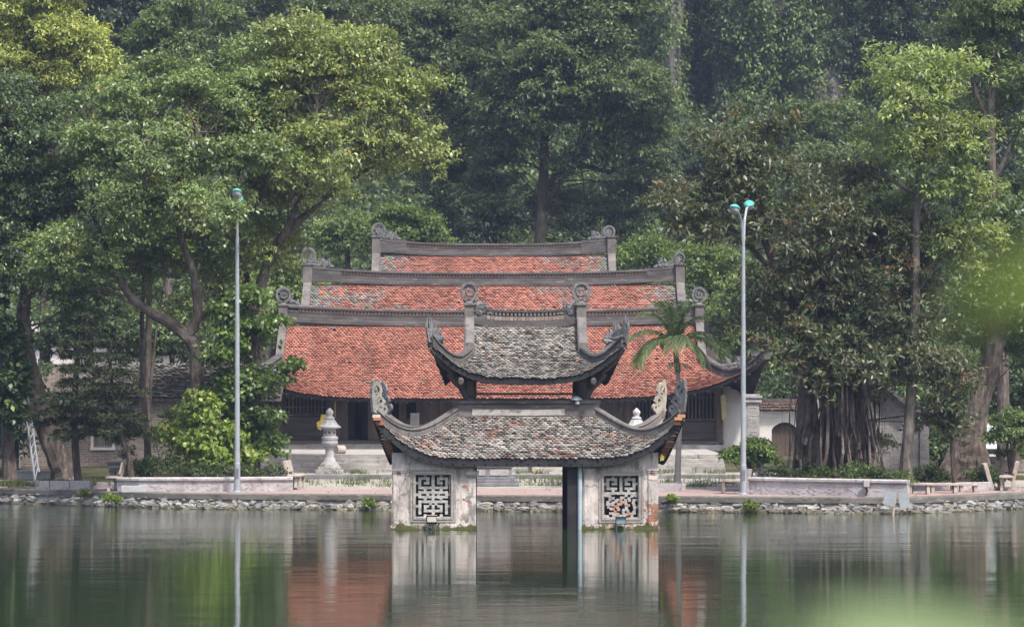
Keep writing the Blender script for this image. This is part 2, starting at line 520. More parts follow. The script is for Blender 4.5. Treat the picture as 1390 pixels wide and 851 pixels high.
# ================================================================== THE SETTING
SHORE = [(-900, 150), (-500, 130), (-250, 114), (0, 106.5), (100, 104.8), (200, 102.2), (300, 101.1), (500, 100.4), (700, 99.3),
         (900, 98.7), (1100, 98.0), (1216, 97.2), (1300, 99.0), (1390, 101.8), (1600, 108), (1900, 126), (2300, 150)]
_sx = np.array([WX(p, d) for p, d in SHORE]); _sy = np.array([d for p, d in SHORE])
def shore_y(x):
    k = [-1.2, -0.6, 0, 0.6, 1.2]
    return float(np.mean([np.interp(x + a, _sx, _sy) for a in k]))
BANK_Z = 0.45
def prom_z(y, ys=100.0):
    return BANK_Z + 0.012 * max(0.0, y - ys)
HILL = [(-400, 0.3), (119.2, 0.62), (123, 0.9), (140, 1.5), (158, 3.0), (175, 6.0), (195, 11.0), (214, 17.0), (240, 34.0), (300, 60.0), (420, 75.0)]

# water ------------------------------------------------------------
mw = NT('lake_water_surface')
mw.color((0.015, 0.027, 0.011))
mw.bsdf.inputs["IOR"].default_value = 1.333
mw.bsdf.inputs["Specular IOR Level"].default_value = 0.5
v = mw.tc((0.55, 1.0, 1.0))
patch = mw.noise(0.11, 4, 0.6, mw.tc((0.35, 1.0, 1.0)))
tcn = mw.node("ShaderNodeTexCoord"); spw = mw.node("ShaderNodeSeparateXYZ")
mw.link(tcn.outputs["Object"], spw.inputs[0])
far = mw.node("ShaderNodeMapRange")
far.inputs[1].default_value = 72; far.inputs[2].default_value = 97
mw.link(spw.outputs[1], far.inputs[0])
mul = mw.node("ShaderNodeMath", operation='MULTIPLY')
mw.link(far.outputs[0], mul.inputs[0]); mw.link(mw.ramp(patch, [(0.35, 0.35), (0.65, 1.0)]), mul.inputs[1])
rr = mw.node("ShaderNodeMapRange")
rr.inputs[3].default_value = 0.02; rr.inputs[4].default_value = 0.075
mw.link(mul.outputs[0], rr.inputs[0])
mw.link(rr.outputs[0], mw.bsdf.inputs["Roughness"])
h1 = mw.noise(2.2, 5, 0.62, v)
h2 = mw.noise(0.4, 3, 0.5, v)
hh = mw.mix(0.78, h1, h2)
bn = mw.node("ShaderNodeBump")
bn.inputs["Distance"].default_value = 0.065
st = mw.node("ShaderNodeMapRange")
st.inputs[3].default_value = 0.27; st.inputs[4].default_value = 1.0
mw.link(mul.outputs[0], st.inputs[0]); mw.link(st.outputs[0], bn.inputs["Strength"])
mw.link(hh, bn.inputs["Height"]); mw.link(bn.outputs[0], mw.bsdf.inputs["Normal"])
b = MB(); b.add([(-160, 3.0, 0), (160, 3.0, 0), (160, 152, 0), (-160, 152, 0)], [(0, 1, 2, 3)])
tag(b.build('lake_water', mw.mat), kind='structure')

# ground: one sheet from behind the viewer, under the lake, to the foot of the cliff and beyond
mg = NT('earth_and_leaf_litter')
n1 = mg.noise(0.5, 6, 0.7, mg.tc())
c = mg.ramp(n1, [(0.3, (0.022, 0.03, 0.012)), (0.5, (0.045, 0.048, 0.022)), (0.7, (0.09, 0.075, 0.05))])
mg.color(c); mg.rough(0.95, 0.1); mg.bump(mg.noise(6, 5, 0.7, mg.tc()), 0.6, 0.05)
def ground_z(x, y):
    ys = shore_y(x)
    if y < 3.2: return 2.0 - 0.02 * max(0, y)
    if y < 7: return lerp(1.94, -1.2, (y - 3.2) / 3.8)
    if y < ys + 0.55: return -1.2
    base = interp(y, HILL)
    if y < 119.5: base = min(base, prom_z(y, ys)) - 0.06
    hill = 1 + 0.25 * fbm(x * 0.03, y * 0.03, 2.0)
    return base * (hill if y > 150 else 1.0)
xs = np.concatenate([np.linspace(-420, -60, 13), np.linspace(-55, 55, 89), np.linspace(60, 420, 13)])
ysl = np.concatenate([[-60, 0, 3.2, 7, 40, 80], np.linspace(94, 130, 73), np.linspace(132, 240, 37), [260, 300, 350, 420, 900]])
b = MB()
V = []
for yy in ysl:
    for xx in xs:
        V.append((xx, yy, ground_z(xx, yy)))
nx = len(xs)
b.add(V, [(j * nx + i, j * nx + i + 1, (j + 1) * nx + i + 1, (j + 1) * nx + i) for j in range(len(ysl) - 1) for i in range(nx - 1)])
tag(b.build('ground', mg.mat), kind='structure')

# promenade paving: red brick strip, flagged strip with weeds, kerb, upper court
def strip(name, d0, d1, z0, z1, mat, x0=-46, x1=46, n=120, kind='structure'):
    """d0/d1: offsets behind the shore or absolute depths (callable)"""
    b = MB(); V = []
    for i in range(n + 1):
        x = lerp(x0, x1, i / n)
        ya, yb = d0(x), d1(x)
        V += [(x, ya, z0(x, ya)), (x, yb, z1(x, yb))]
    b.add(V, [(2 * i, 2 * i + 2, 2 * i + 3, 2 * i + 1) for i in range(n)])
    return tag(b.build(name, mat), kind=kind)
def paver_mat(name, c1, c2, mort, bw, bh, stain):
    m = NT(name)
    br = m.node("ShaderNodeTexBrick")
    br.inputs["Scale"].default_value = 1.0
    br.inputs["Brick Width"].default_value = bw
    br.inputs["Row Height"].default_value = bh
    br.inputs["Mortar Size"].default_value = 0.012
    br.inputs["Color1"].default_value = (*c1, 1)
    br.inputs["Color2"].default_value = (*c2, 1)
    br.inputs["Mortar"].default_value = (*mort, 1)
    m.link(m.tc(), br.inputs["Vector"])
    n = m.noise(0.9, 6, 0.7, m.tc())
    c = m.mix(m.ramp(n, [(0.48, 0.0), (0.75, 0.8)]), br.outputs[0], stain)
    m.color(c); m.rough(0.9, 0.2); m.bump(br.outputs[1], -0.3, 0.01)
    return m.mat
M['pink_paver'] = paver_mat('red_paving_brick', (0.285, 0.205, 0.195), (0.25, 0.185, 0.178), (0.2, 0.165, 0.16), 0.4, 0.4, (0.22, 0.19, 0.178))
M['flags'] = paver_mat('grey_flagstones', (0.29, 0.275, 0.25), (0.24, 0.23, 0.21), (0.12, 0.12, 0.07), 1.1, 0.8, (0.17, 0.155, 0.105))
zc = lambda x, y: prom_z(y, shore_y(x)) + 0.004
strip('promenade_paving', lambda x: shore_y(x) + 0.78, lambda x: max(shore_y(x) + 3, 104.7), zc, zc, M['pink_paver'])
strip('flagstone_path', lambda x: max(shore_y(x) + 3, 104.7), lambda x: max(shore_y(x) + 5, 113.0), zc, zc, M['flags'])
b = MB()
b.box(-10.8, 12.5, 113.0, 113.3, 0.35, 0.76)
tag(b.build('court_kerb', M['stone_dark'], bevel=0.02), kind='structure')
strip('court_paving', lambda x: 113.3, lambda x: 115.6, lambda x, y: 0.755, lambda x, y: 0.77, M['flags'], -10.8, 12.5, 10)

M['coping'] = stain_mat('lichened_concrete', (.065, .062, .055), (.14, .132, .12), (.2, .19, .175), 2.2, .92, .7, 14, (.6, .6, 1.5))
# stone-faced embankment
rng = random.Random(5)
emb = empty('embankment_wall', (0, shore_y(0), 0))
tag(emb, 'low rubble stone embankment wall with a concrete coping along the lake edge', 'embankment')
def emb_local(p): return Vector(p) - Vector((0, shore_y(0), 0))
b = MB()
path = [emb_local((x, shore_y(x), 0)) for x in np.linspace(-44, 44, 190)]
# face slopes back; coping with a flat top.  side>0 points to -Y for a path going +X
b.sweep(path, [(0.06, -0.5), (-0.14, 0.33), (-0.8, 0.33), (-0.8, -0.5)], cap=True)
b.build('backing', M['concrete'], emb)
b = MB()
b.sweep(path, [(-0.06, 0.30), (-0.07, BANK_Z), (-0.1, BANK_Z + 0.02), (-0.80, BANK_Z + 0.02), (-0.80, 0.30)])
b.build('coping', M['coping'], emb)
b = MB()
x = -44.0
for row in range(4):
    x = -44.0
    while x < 44:
        w = rng.uniform(0.13, 0.42)
        yy = shore_y(x + w / 2)
        zc_ = [0.02, 0.11, 0.2, 0.29][row] + rng.uniform(-0.03, 0.03)
        hgt = rng.uniform(0.055, 0.09) if row < 3 else rng.uniform(0.015, 0.04)
        if rng.random() < [0.02, 0.08, 0.2, 0.6][row]:
            x += w; continue
        g = rng.uniform(0.1, 0.33) * (.7 if row == 0 else 1)
        tint = rng.choice([(1, 0.95, 0.88), (1, 0.92, 0.82), (0.95, 0.98, 1.0), (0.98, 0.96, 0.94)])
        if row == 0: tint = (tint[0] * 0.8, tint[1] * 0.77, tint[2] * 0.62); 
        ww = w * (0.5 if row < 3 else rng.uniform(0.25, 0.6))
        b.rock(emb_local((x + w / 2, yy - 0.02 + 0.16 * zc_ / 0.3 - 0.015, zc_)), ww, 0.034, hgt, tuple(g * t for t in tint), rng, 0.5)
        x += w * rng.uniform(0.85, 1.2)
b.build('rubble_stone', M['attr'], emb)

# near bank, under the viewer: part of the ground sheet.  Cliff behind the forest
mc = NT('limestone_cliff')
vn = mc.tc((0.5, 0.5, 0.16))
n = mc.noise(1.0, 7, 0.7, vn)
c = mc.ramp(n, [(0.3, (0.03, 0.028, 0.03)), (0.48, (0.13, 0.12, 0.12)), (0.6, (0.2, 0.185, 0.18)), (0.78, (0.07, 0.066, 0.068))])
mc.color(c); mc.rough(0.95, 0.1); mc.bump(n, 1.0, 0.6)
def cliff_y(x, z):
    y = 214 + 0.16 * z + 5.0 * fbm(x * 0.05, z * 0.02, 0.3, 4) + 2.2 * fbm(x * 0.25, z * 0.06, 4.0, 4)
    px = CX + x * F_PX / 214
    y += 5.0 * math.exp(-((px - 955) / 22.0) ** 2)          # a deep cleft
    y -= 2.5 * math.exp(-((px - 905) / 22.0) ** 2)
    return y
b = MB(); V = []
cxs = np.concatenate([np.linspace(-170, -78, 24), np.linspace(-75, 75, 240), np.linspace(78, 170, 24)]); czs = np.concatenate([np.linspace(4, 60, 90), np.linspace(63, 130, 14)])  # unseen upper rows and flanks extended to keep sky out of water reflections
for z in czs:
    for x in cxs:
        V.append((x, cliff_y(x, z), z))
n_ = len(cxs)
b.add(V, [(j * n_ + i, j * n_ + i + 1, (j + 1) * n_ + i + 1, (j + 1) * n_ + i) for j in range(len(czs) - 1) for i in range(n_ - 1)])
tag(b.build('cliff', mc.mat), kind='structure')
# ================================================================== ROOFS
RED = [(0.295, 0.122, 0.089), (0.306, 0.13, 0.094), (0.284, 0.115, 0.083), (0.293, 0.13, 0.096), (0.278, 0.118, 0.089)]
GREY = [(0.198, 0.186, 0.172), (0.22, 0.207, 0.19), (0.18, 0.17, 0.158), (0.205, 0.194, 0.177), (0.168, 0.159, 0.149)]
class Roof:
    """hip (skirt) or hip-and-gable roof in local coordinates, centre at the origin"""
    def __init__(s, a, b, rx, ry, vg, zt, ze, lift=0, n=5, m=3, flare=0, conc=0.12):
        s.a, s.b, s.rx, s.ry, s.vg, s.zt, s.ze = a, b, rx, ry, vg, zt, ze
        s.lift, s.n, s.m, s.flare, s.conc = lift, n, m, flare, conc
    def zp(s, t):
        return s.zt + (s.ze - s.zt) * (t + s.conc * t * (1 - t))
    def tt(s, t):
        return max(0.0, (t - s.vg) / (1 - s.vg))
    def hw(s, side, t):
        if side in (0, 1):
            return s.rx + (s.a - s.rx) * s.tt(t)
        yg = s.ry + (s.b - s.ry) * s.vg
        return yg + (s.b - yg) * s.tt(t)
    def P(s, side, u, t, off=0.0):
        """side 0 front(-y) 1 back 2 left 3 right; u in -1..1 across, t 0..1 down"""
        w = s.hw(side, t)
        tt = s.tt(t)
        c = abs(u) ** s.n * tt ** s.m
        z = s.zp(t) + s.lift * c + off
        e = s.flare * c
        if side in (0, 1):
            x = u * w + math.copysign(e, u)
            y = s.ry + (s.b - s.ry) * t + e
            return Vector((x, -y if side == 0 else y, z))
        x = s.rx + (s.a - s.rx) * tt + e
        y = u * w + math.copysign(e, u)
        return Vector((-x if side == 2 else x, y, z))
    def hip(s, sx, sy, n=22):
        side = 0 if sy < 0 else 1
        return [s.P(side, sx, lerp(s.vg, 1.0, i / n)) for i in range(n + 1)]
    def sides(s):
        return [(0, 0.0), (1, 0.0), (2, s.vg), (3, s.vg)]
    def tiles(s, tw, row, colf, rng, sides=None, jit=1.0, th=0.035, point=0.35):
        b = MB()
        for side, t0 in (sides or s.sides()):
            if s.a - s.rx < 0.05 and side > 1: continue
            run = math.hypot(s.b - s.ry if side < 2 else s.a - s.rx, s.zt - s.ze)
            nr = max(3, int(run * (1 if side < 2 else 1) * (1 - t0 if side < 2 else 1) / row))
            for r in range(nr):
                ta = lerp(t0, 1.0, r / nr); tb = lerp(t0, 1.0, (r + 1) / nr) + 0.004
                tu = max(t0, ta - (tb - ta) * 0.35)
                w = max(s.hw(side, tb), 0.05)
                k0 = int(math.ceil(-w / tw - 1)); k1 = int(w / tw + 1)
                for k in range(k0, k1 + 1):
                    xc = (k + (0.5 if r % 2 else 0.0)) * tw
                    if abs(xc) > w + tw * 0.3: continue
                    if rng.random() < 0.0022 * jit: continue
                    xl, xr = max(-w, xc - tw * 0.48), min(w, xc + tw * 0.48)
                    if xr - xl < tw * 0.2: continue
                    dj = rng.uniform(-0.25, 0.25) * (tb - ta) * jit * 0.55
                    skew = rng.uniform(-0.12, 0.12) * (tb - ta) * jit
                    hj = th * (1 + rng.uniform(-0.3, 0.5) * jit)
                    wu = max(s.hw(side, tu), 0.05)
                    f = lambda x, ww: max(-1.0, min(1.0, x / ww))
                    A = s.P(side, f(xl, wu), tu, 0.0); B = s.P(side, f(xr, wu), tu, 0.0)
                    tc_, td_ = min(1.02, tb + dj + skew), min(1.02, tb + dj - skew)
                    ts = point * (tb - ta)
                    C = s.P(side, f(xr, w), tc_ - ts, hj); D = s.P(side, f(xl, w), td_ - ts, hj)
                    E = s.P(side, f((xl + xr) / 2, w), (tc_ + td_) / 2 + ts * 0.3, hj * 1.05)
                    dn = Vector((0, 0, -0.02))
                    col = colf(side, xc, (ta + tb) / 2, rng)
                    b.add([A, B, C, E, D, C + dn, E + dn, D + dn], [(0, 1, 2, 3, 4), (2, 5, 6, 3), (3, 6, 7, 4)] if side in (1, 2) else
                          [(4, 3, 2, 1, 0), (3, 6, 5, 2), (4, 7, 6, 3)], col)
        return b
    def deck(s, th=0.12, top=-0.02, b=None, nu=28, nt=14):
        b = b or MB()
        for side, t0 in s.sides():
            if s.a - s.rx < 0.05 and side > 1: continue
            V = []
            for i in range(nt + 1):
                t = lerp(t0, 0.995, i / nt)
                for k in range(nu + 1):
                    u = -1 + 2 * k / nu
                    p = s.P(side, u, t * .985 if t > .9 else t, top)
                    V.append(p)
            N = len(V)
            V += [p + Vector((0, 0, -th)) for p in V]
            Fc = []
            for i in range(nt):
                for k in range(nu):
                    q = i * (nu + 1) + k
                    Fc.append((q, q + 1, q + nu + 2, q + nu + 1))
                    Fc.append((N + q, N + q + nu + 1, N + q + nu + 2, N + q + 1))
            for k in range(nu):
                q = nt * (nu + 1) + k
                Fc.append((q, q + 1, N + q + 1, N + q))
            b.add(V, Fc)
        return b
    def rafters(s, b, pitch, size=0.07, top=-0.14, t0=0.55):
        for side, tg in s.sides():
            if s.a - s.rx < 0.05 and side > 1: continue
            w = s.hw(side, 1.0)
            n = int(2 * w / pitch)
            for i in range(1, n):
                u = -1 + 2 * i / n
                p = [s.P(side, u, t, top - size / 2) for t in (max(tg, t0), 0.8, 0.985)]
                b.tube(p, size / 2, 4)

def band_prof(w, h, cap=0.05):
    """moulded masonry ridge: foot, band, recessed neck, overhanging cap"""
    w2 = w / 2
    return [(-w2 * 1.15, -0.06), (-w2 * 1.15, h * 0.12), (-w2, h * 0.16), (-w2, h * 0.52), (-w2 * 1.1, h * 0.56), (-w2 * 1.1, h * 0.62),
            (-w2 * 0.72, h * 0.64), (-w2 * 0.72, h * 0.8), (-w2 * 1.25, h * 0.83), (-w2 * 1.25, h * 0.95), (-w2 * 0.7, h),
            (w2 * 0.7, h), (w2 * 1.25, h * 0.95), (w2 * 1.25, h * 0.83), (w2 * 0.72, h * 0.8), (w2 * 0.72, h * 0.64),
            (w2 * 1.1, h * 0.62), (w2 * 1.1, h * 0.56), (w2, h * 0.52), (w2, h * 0.16), (w2 * 1.15, h * 0.12), (w2 * 1.15, -0.06)]
def hip_prof(w, h):
    w2 = w / 2
    return [(-w2, -0.1), (-w2, h * 0.35), (-w2 * 0.75, h * 0.42), (-w2 * 0.75, h * 0.72), (-w2 * 1.1, h * 0.78), (-w2 * 0.9, h),
            (w2 * 0.9, h), (w2 * 1.1, h * 0.78), (w2 * 0.75, h * 0.72), (w2 * 0.75, h * 0.42), (w2, h * 0.35), (w2, -0.1)]

def disc_finial(parent, c, R_, mat, flip=1, name='spiral_finial'):
    """carved spiral disc on a waisted neck"""
    b = MB()
    c = Vector(c)
    ux, uy = Vector((flip, 0, 0)), Vector((0, 0, 1))
    cz = c + uy * (R_ * 1.25)
    b.annulus(cz, ux, uy, R_, R_ * 0.72, 0.15, 28, ecc=1.08)
    pts, rad = [], []
    for i in range(30):
        a = i / 29 * 2 * math.pi * 1.55 + 0.4
        r = R_ * (0.68 - 0.58 * i / 29)
        pts.append(cz + ux * (r * math.cos(a)) + uy * (r * math.sin(a))); rad.append(R_ * lerp(0.17, 0.13, i / 29))
    b.tube(pts, rad, 7, jit=0.08)
    for k in range(5):
        a = 0.6 + k * 1.25
        b.tube([cz + ux * (R_ * 0.45 * math.cos(a)) + uy * (R_ * 0.45 * math.sin(a)), cz + ux * (R_ * 0.82 * math.cos(a)) + uy * (R_ * 0.82 * math.sin(a))], R_ * 0.09, 6)
    b.lathe([(R_ * 0.62, -0.02), (R_ * 0.45, R_ * 0.12), (R_ * 0.3, R_ * 0.25), (R_ * 0.4, R_ * 0.42)], c, 10)
    for sgn in (-1, 1):
        b.tube([c + ux * (sgn * R_ * 0.25) + uy * R_ * 0.1, c + ux * (sgn * R_ * 0.55) + uy * R_ * 0.22, c + ux * (sgn * R_ * 0.62) + uy * R_ * 0.42], [R_ * 0.15, R_ * 0.12, R_ * 0.05], 6)
    return b.build(name, mat, parent)

def corner_scroll(parent, base, dirv, mat, sc=1.0, name='corner_scroll'):
    """pierced scroll plate riding on an upturned hip end; dirv = horizontal unit vector pointing outwards"""
    b = MB()
    base, ux, uy = Vector(base), Vector(dirv), Vector((0, 0, 1))
    th = 0.11 * sc
    def at(a, z): return base + ux * (a * sc) + uy * (z * sc)
    # big ring with a comma, then two lesser rings stepping down inwards
    b.annulus(at(-0.16, 0.62), ux, uy, 0.27 * sc, 0.15 * sc, th, 20, ecc=1.25)
    b.tube([at(-0.06, 0.8), at(-0.14, 0.66), at(-0.2, 0.54), at(-0.1, 0.5)], [0.05 * sc, 0.07 * sc, 0.06 * sc, 0.04 * sc], 7)
    b.annulus(at(-0.36, 0.22), ux, uy, 0.2 * sc, 0.085 * sc, th, 16)
    b.annulus(at(-0.56, -0.06), ux, uy, 0.16 * sc, 0.06 * sc, th, 14)
    b.plate([(0.02 * sc, -0.15 * sc), (0.1 * sc, 0.4 * sc), (0.06 * sc, 0.98 * sc), (-0.02 * sc, 1.08 * sc), (-0.08 * sc, 0.9 * sc), (-0.02 * sc, 0.6 * sc), (-0.12 * sc, 0.3 * sc),
             (-0.3 * sc, 0.02 * sc), (-0.6 * sc, -0.22 * sc), (-0.5 * sc, -0.35 * sc), (-0.2 * sc, -0.25 * sc)], base, ux, uy, th * 1.1)
    for a, z, r in ((-0.44, 0.62, 0.05), (-0.4, 0.42, 0.06), (-0.6, 0.2, 0.05), (-0.3, 0.88, 0.06)):
        b.tube([at(a + 0.08, z - 0.04), at(a, z), at(a - 0.04, z + 0.06)], [r * sc, r * sc * 0.9, r * 0.3 * sc], 6)
    return b.build(name, mat, parent)

def flame_corner(parent, base, dirv, mat, sc=1.0, name='flame_ornament', rng=random):
    """ragged flame-and-cloud ornament that ends an upturned hip"""
    b = MB()
    base, ux, uy = Vector(base), Vector(dirv), Vector((0, 0, 1))
    def at(a, z): return base + ux * (a * sc) + uy * (z * sc)
    flames = [(0.05, -0.1, 0.14, 0.62), (-0.12, 0.0, -0.06, 0.6), (-0.28, 0.0, -0.3, 0.42), (-0.45, -0.04, -0.44, 0.3), (-0.05, 0.1, 0.02, 0.72)]
    for a, z, a2, z2 in flames:
        mid = ((a + a2) / 2 + 0.07, (z + z2) / 2)
        b.tube([at(a, z - 0.12), at(*mid), at(a2, z2)], [0.1 * sc, 0.085 * sc, 0.012 * sc], 6, jit=0.2, flat=0.6)
    for a, z, r in ((-0.2, 0.1, 0.13), (-0.38, 0.02, 0.1), (0.0, 0.18, 0.12)):
        b.annulus(at(a, z), ux, uy, r * sc, r * 0.4 * sc, 0.13 * sc, 12)
    b.tube([at(-0.6, -0.08), at(-0.3, -0.1), at(0.02, -0.02), at(0.12, 0.2)], [0.07 * sc, 0.1 * sc, 0.1 * sc, 0.05 * sc], 7, jit=0.15)
    return b.build(name, mat, parent)

def dragon_head(parent, base, flip, mat, sc=1.0, name='dragon_head_ornament', seed=1):
    """lumpy ridge-end beast: jaws on the ridge, curled mane and tail"""
    rg = random.Random(seed)
    b = MB(); base = Vector(base)
    def at(a, z, y=0): return base + Vector((flip * a * sc, y * sc, z * sc))
    for a, z, r in ((0.08, 0.12, .17), (.25, .1, .16), (.42, .06, .14), (.12, .3, .12), (.3, .25, .1), (.58, .0, .1), (.2, .02, .16), (.7, -.02, .07), (.45, .2, .06)):
        b.rock(at(a, z), r * sc, 0.1 * sc, r * sc, None, rg, 0.3)
    for k in range(7):
        a = rg.uniform(0.02, 0.5); z = rg.uniform(0.15, 0.3)
        b.tube([at(a, z), at(a + rg.uniform(-.06, .1), z + .12), at(a + rg.uniform(-.15, .12), z + .22)], [.05 * sc, .04 * sc, .01 * sc], 6)
    return b.build(name, mat, parent)
# ================================================================== WATER PAVILION
PD = 90.0                                  # centre of the pavilion
pav = empty('water_pavilion', (WX(713, PD), PD, 0.0), R(1.0))
tag(pav, 'two-tiered pavilion with mossy grey tiled roofs standing in the lake', 'pavilion')
rng = random.Random(11)
def lp(px, py, d):                          # survey point -> pavilion coordinates (yaw ignored, it is small)
    return Vector((WX(px, d) - pav.location.x, d - PD, WZ(py, d)))
def pav_col(side, x, t, rg):
    n = fbm(x * 0.55 + side * 7, t * 2.2, 1.0, 4)
    n2 = fbm(x * 1.5 + side * 3, t * 5.0, 9.0, 3)
    red = 0.03 + (0.3 if (n > 0.32) else 0.0) + 0.7 * max(0, 0.26 - t) 
    if n2 > 0.42: c = rg.choice([(0.1, 0.083, 0.076), (0.13, 0.105, 0.095), (0.17, 0.1, 0.08)])
    elif rg.random() < red * 0.8: c = rg.choice([(0.2, 0.14, 0.118), (0.185, 0.138, 0.12), (0.22, 0.125, 0.098)])
    else: c = rg.choice(GREY)
    k = rg.uniform(0.88, 1.08) * (1 + .3 * fbm(x * .8, t * 3, 17.0, 3))
    return tuple(min(1, v * k) for v in c)
def pav_col_up(side, x, t, rg):
    c = rg.choice(GREY) if rg.random() > 0.012 else rg.choice([(0.36, 0.15, 0.1), (0.42, 0.3, 0.24)])
    if fbm(x * 1.3, t * 4, 3.0, 3) > 0.35: c = tuple(v * 0.6 for v in c)
    k = rg.uniform(0.82, 1.12)
    return tuple(v * k for v in c)
lo = Roof(3.66, 3.72, 1.78, 1.78, 0.0, 3.06, 1.83, lift=1.25, n=7, m=4.3, flare=0.43, conc=0.0)
up = Roof(2.2, 2.4, 1.52, 0.0, 0.52, 5.42, 3.93, lift=1.02, n=4.4, m=3.2, flare=0.42, conc=0.22)
def tier(roof, name, tw, row, colf, hipw, hiph):
    t = roof.tiles(tw, row, colf, rng, jit=1.3, th=0.04)
    o = t.build(name, M['tile'], pav)
    d = roof.deck(0.19 if roof is lo else 0.14, -0.03)  # lower deck thickened: its black edge stands in for the eave shadow
    roof.rafters(d, 0.28, 0.07, -0.12, 0.3)
    d.build('roof_deck', M['black'], o)
    return o
lower_roof = tier(lo, 'lower_roof', 0.118, 0.086, pav_col, 0.24, 0.28)
upper_roof = tier(up, 'upper_roof', 0.11, 0.083, pav_col_up, 0.22, 0.26)
# corner undersides: turned-up hip rafters
for rf in (lo, up):
    for sx in (-1, 1):
        for sy in (-1, 1):
            b = MB()
            h = rf.hip(sx, sy)
            b.tube([p + Vector((-sx * .06, -sy * .06, -0.22)) for p in h[8:]], [0.1] * (len(h) - 8 - 3) + [0.08, 0.06, 0.04], 6)
            b.build('hip_rafter', M['wood'], pav)
# red brick fill stacked at the turned-up corners
for sx in (-1, 1):
    for sy in (-1, 1):
        b = MB()
        h = lo.hip(sx, sy, 40)
        for i in range(16):
            u = 1 - i * .016
            p = lo.P(3 if sx > 0 else 2, sy * u, 0.985)
            for q in range(2):
                c = rng.choice([(0.36, 0.15, 0.08), (0.45, 0.42, 0.38), (0.28, 0.12, 0.07), (0.4, 0.2, 0.11)])
                b.cbox(p + Vector((-sx * (.06 + q * .05 + rng.uniform(0, .05)), 0, -0.06 - q * .07)), 0.2, 0.12, 0.075, c)
        b.build('corner_brickwork', M['attr'], pav)
# hip ridges, ridge, gable edges
for sx in (-1, 1):
    for sy in (-1, 1):
        for rf, w, hh_ in ((lo, 0.2, 0.17), (up, 0.2, 0.24)):
            b = MB()
            h = rf.hip(sx, sy, 30)[:30]
            if rf is lo: h = [Vector((h[0].x - sx * 0.1, h[0].y - sy * 0.1, h[0].z + 0.03))] + h
            b.sweep(h, hip_prof(w, hh_))
            b.build('hip_ridge', M['mortar_mid'] if rf is lo else M['mortar'], pav)
        tip = lo.P(0 if sy < 0 else 1, sx, 0.985)
        dv = Vector((sx, sy, 0)).normalized()
        mat = {(-1, -1): M['carved_lit'], (1, 1): M['carved_lit_beige']}.get((sx, sy), M['carved_dark'])  # light and shade on the scroll faces put into the mortar tone
        corner_scroll(pav, tip + Vector((0, 0, 0.16)) + dv * 0.0, dv, mat, 0.7)
        if (sx, sy) == (-1, 1):
            pav.children[-1].scale = (1, 1, 1)
        tip = up.P(0 if sy < 0 else 1, sx, 0.985)
        flame_corner(pav, tip + Vector((0, 0, 0.2)), dv, M['carved_dark'], 0.8)
# band round the top of the lower roof
b = MB()
q = 1.82
ring = [(-q, -q), (q, -q), (q, q), (-q, q)]
for i in range(4):
    p0, p1 = Vector((*ring[i], 3.06)), Vector((*ring[(i + 1) % 4], 3.06))
    b.sweep([p0, p1], [(-0.13, -0.12), (-0.13, 0.2), (-0.16, 0.22), (-0.16, 0.3), (0.16, 0.3), (0.16, 0.22), (0.1, 0.2), (0.13, 0.02), (0.2, -0.12)])
b.build('roof_band', M['mortar'], pav)
b = MB()
b.sweep([Vector((-1.45, -1.95, 3.0)), Vector((0.2, -1.97, 2.985)), Vector((1.0, -1.96, 3.0))], [(-0.02, -0.03), (-0.02, 0.13), (0.04, 0.12), (0.06, -0.03)], cap=True)
b.build('mortar_fillet', M['mortar_pale'], pav)
# upper ridge with open masonry strip
b = MB()
path = [Vector((x, 0, 5.42 + 0.14 * (abs(x) / 1.5) ** 3)) for x in np.linspace(-1.48, 1.48, 25)]
b.sweep(path, [(-0.12, -0.1), (-0.12, 0.07), (-0.085, 0.08), (-0.085, 0.2), (-0.06, 0.21), (-0.06, 0.31), (-0.13, 0.32), (-0.13, 0.38),
               (0.13, 0.38), (0.13, 0.32), (0.06, 0.31), (0.06, 0.21), (0.085, 0.2), (0.085, 0.08), (0.14, 0.07), (0.14, -0.1)])
b.build('main_ridge', M['mortar'], pav)
b = MB()
for x in np.arange(-1.0, 1.0, 0.105):
    z = 5.42 + 0.14 * (abs(x) / 1.5) ** 3
    b.cbox((x, -0.088, z + 0.26), 0.06, 0.05, 0.085, (0.13, 0.122, 0.118))
    b.cbox((x, -0.1, z + 0.14), 0.095, 0.03, 0.105, rng.choice([(0.2, 0.155, 0.13), (0.22, 0.195, 0.18), (0.17, 0.135, 0.115)]))
b.build('ridge_brickwork', M['attr'], pav)
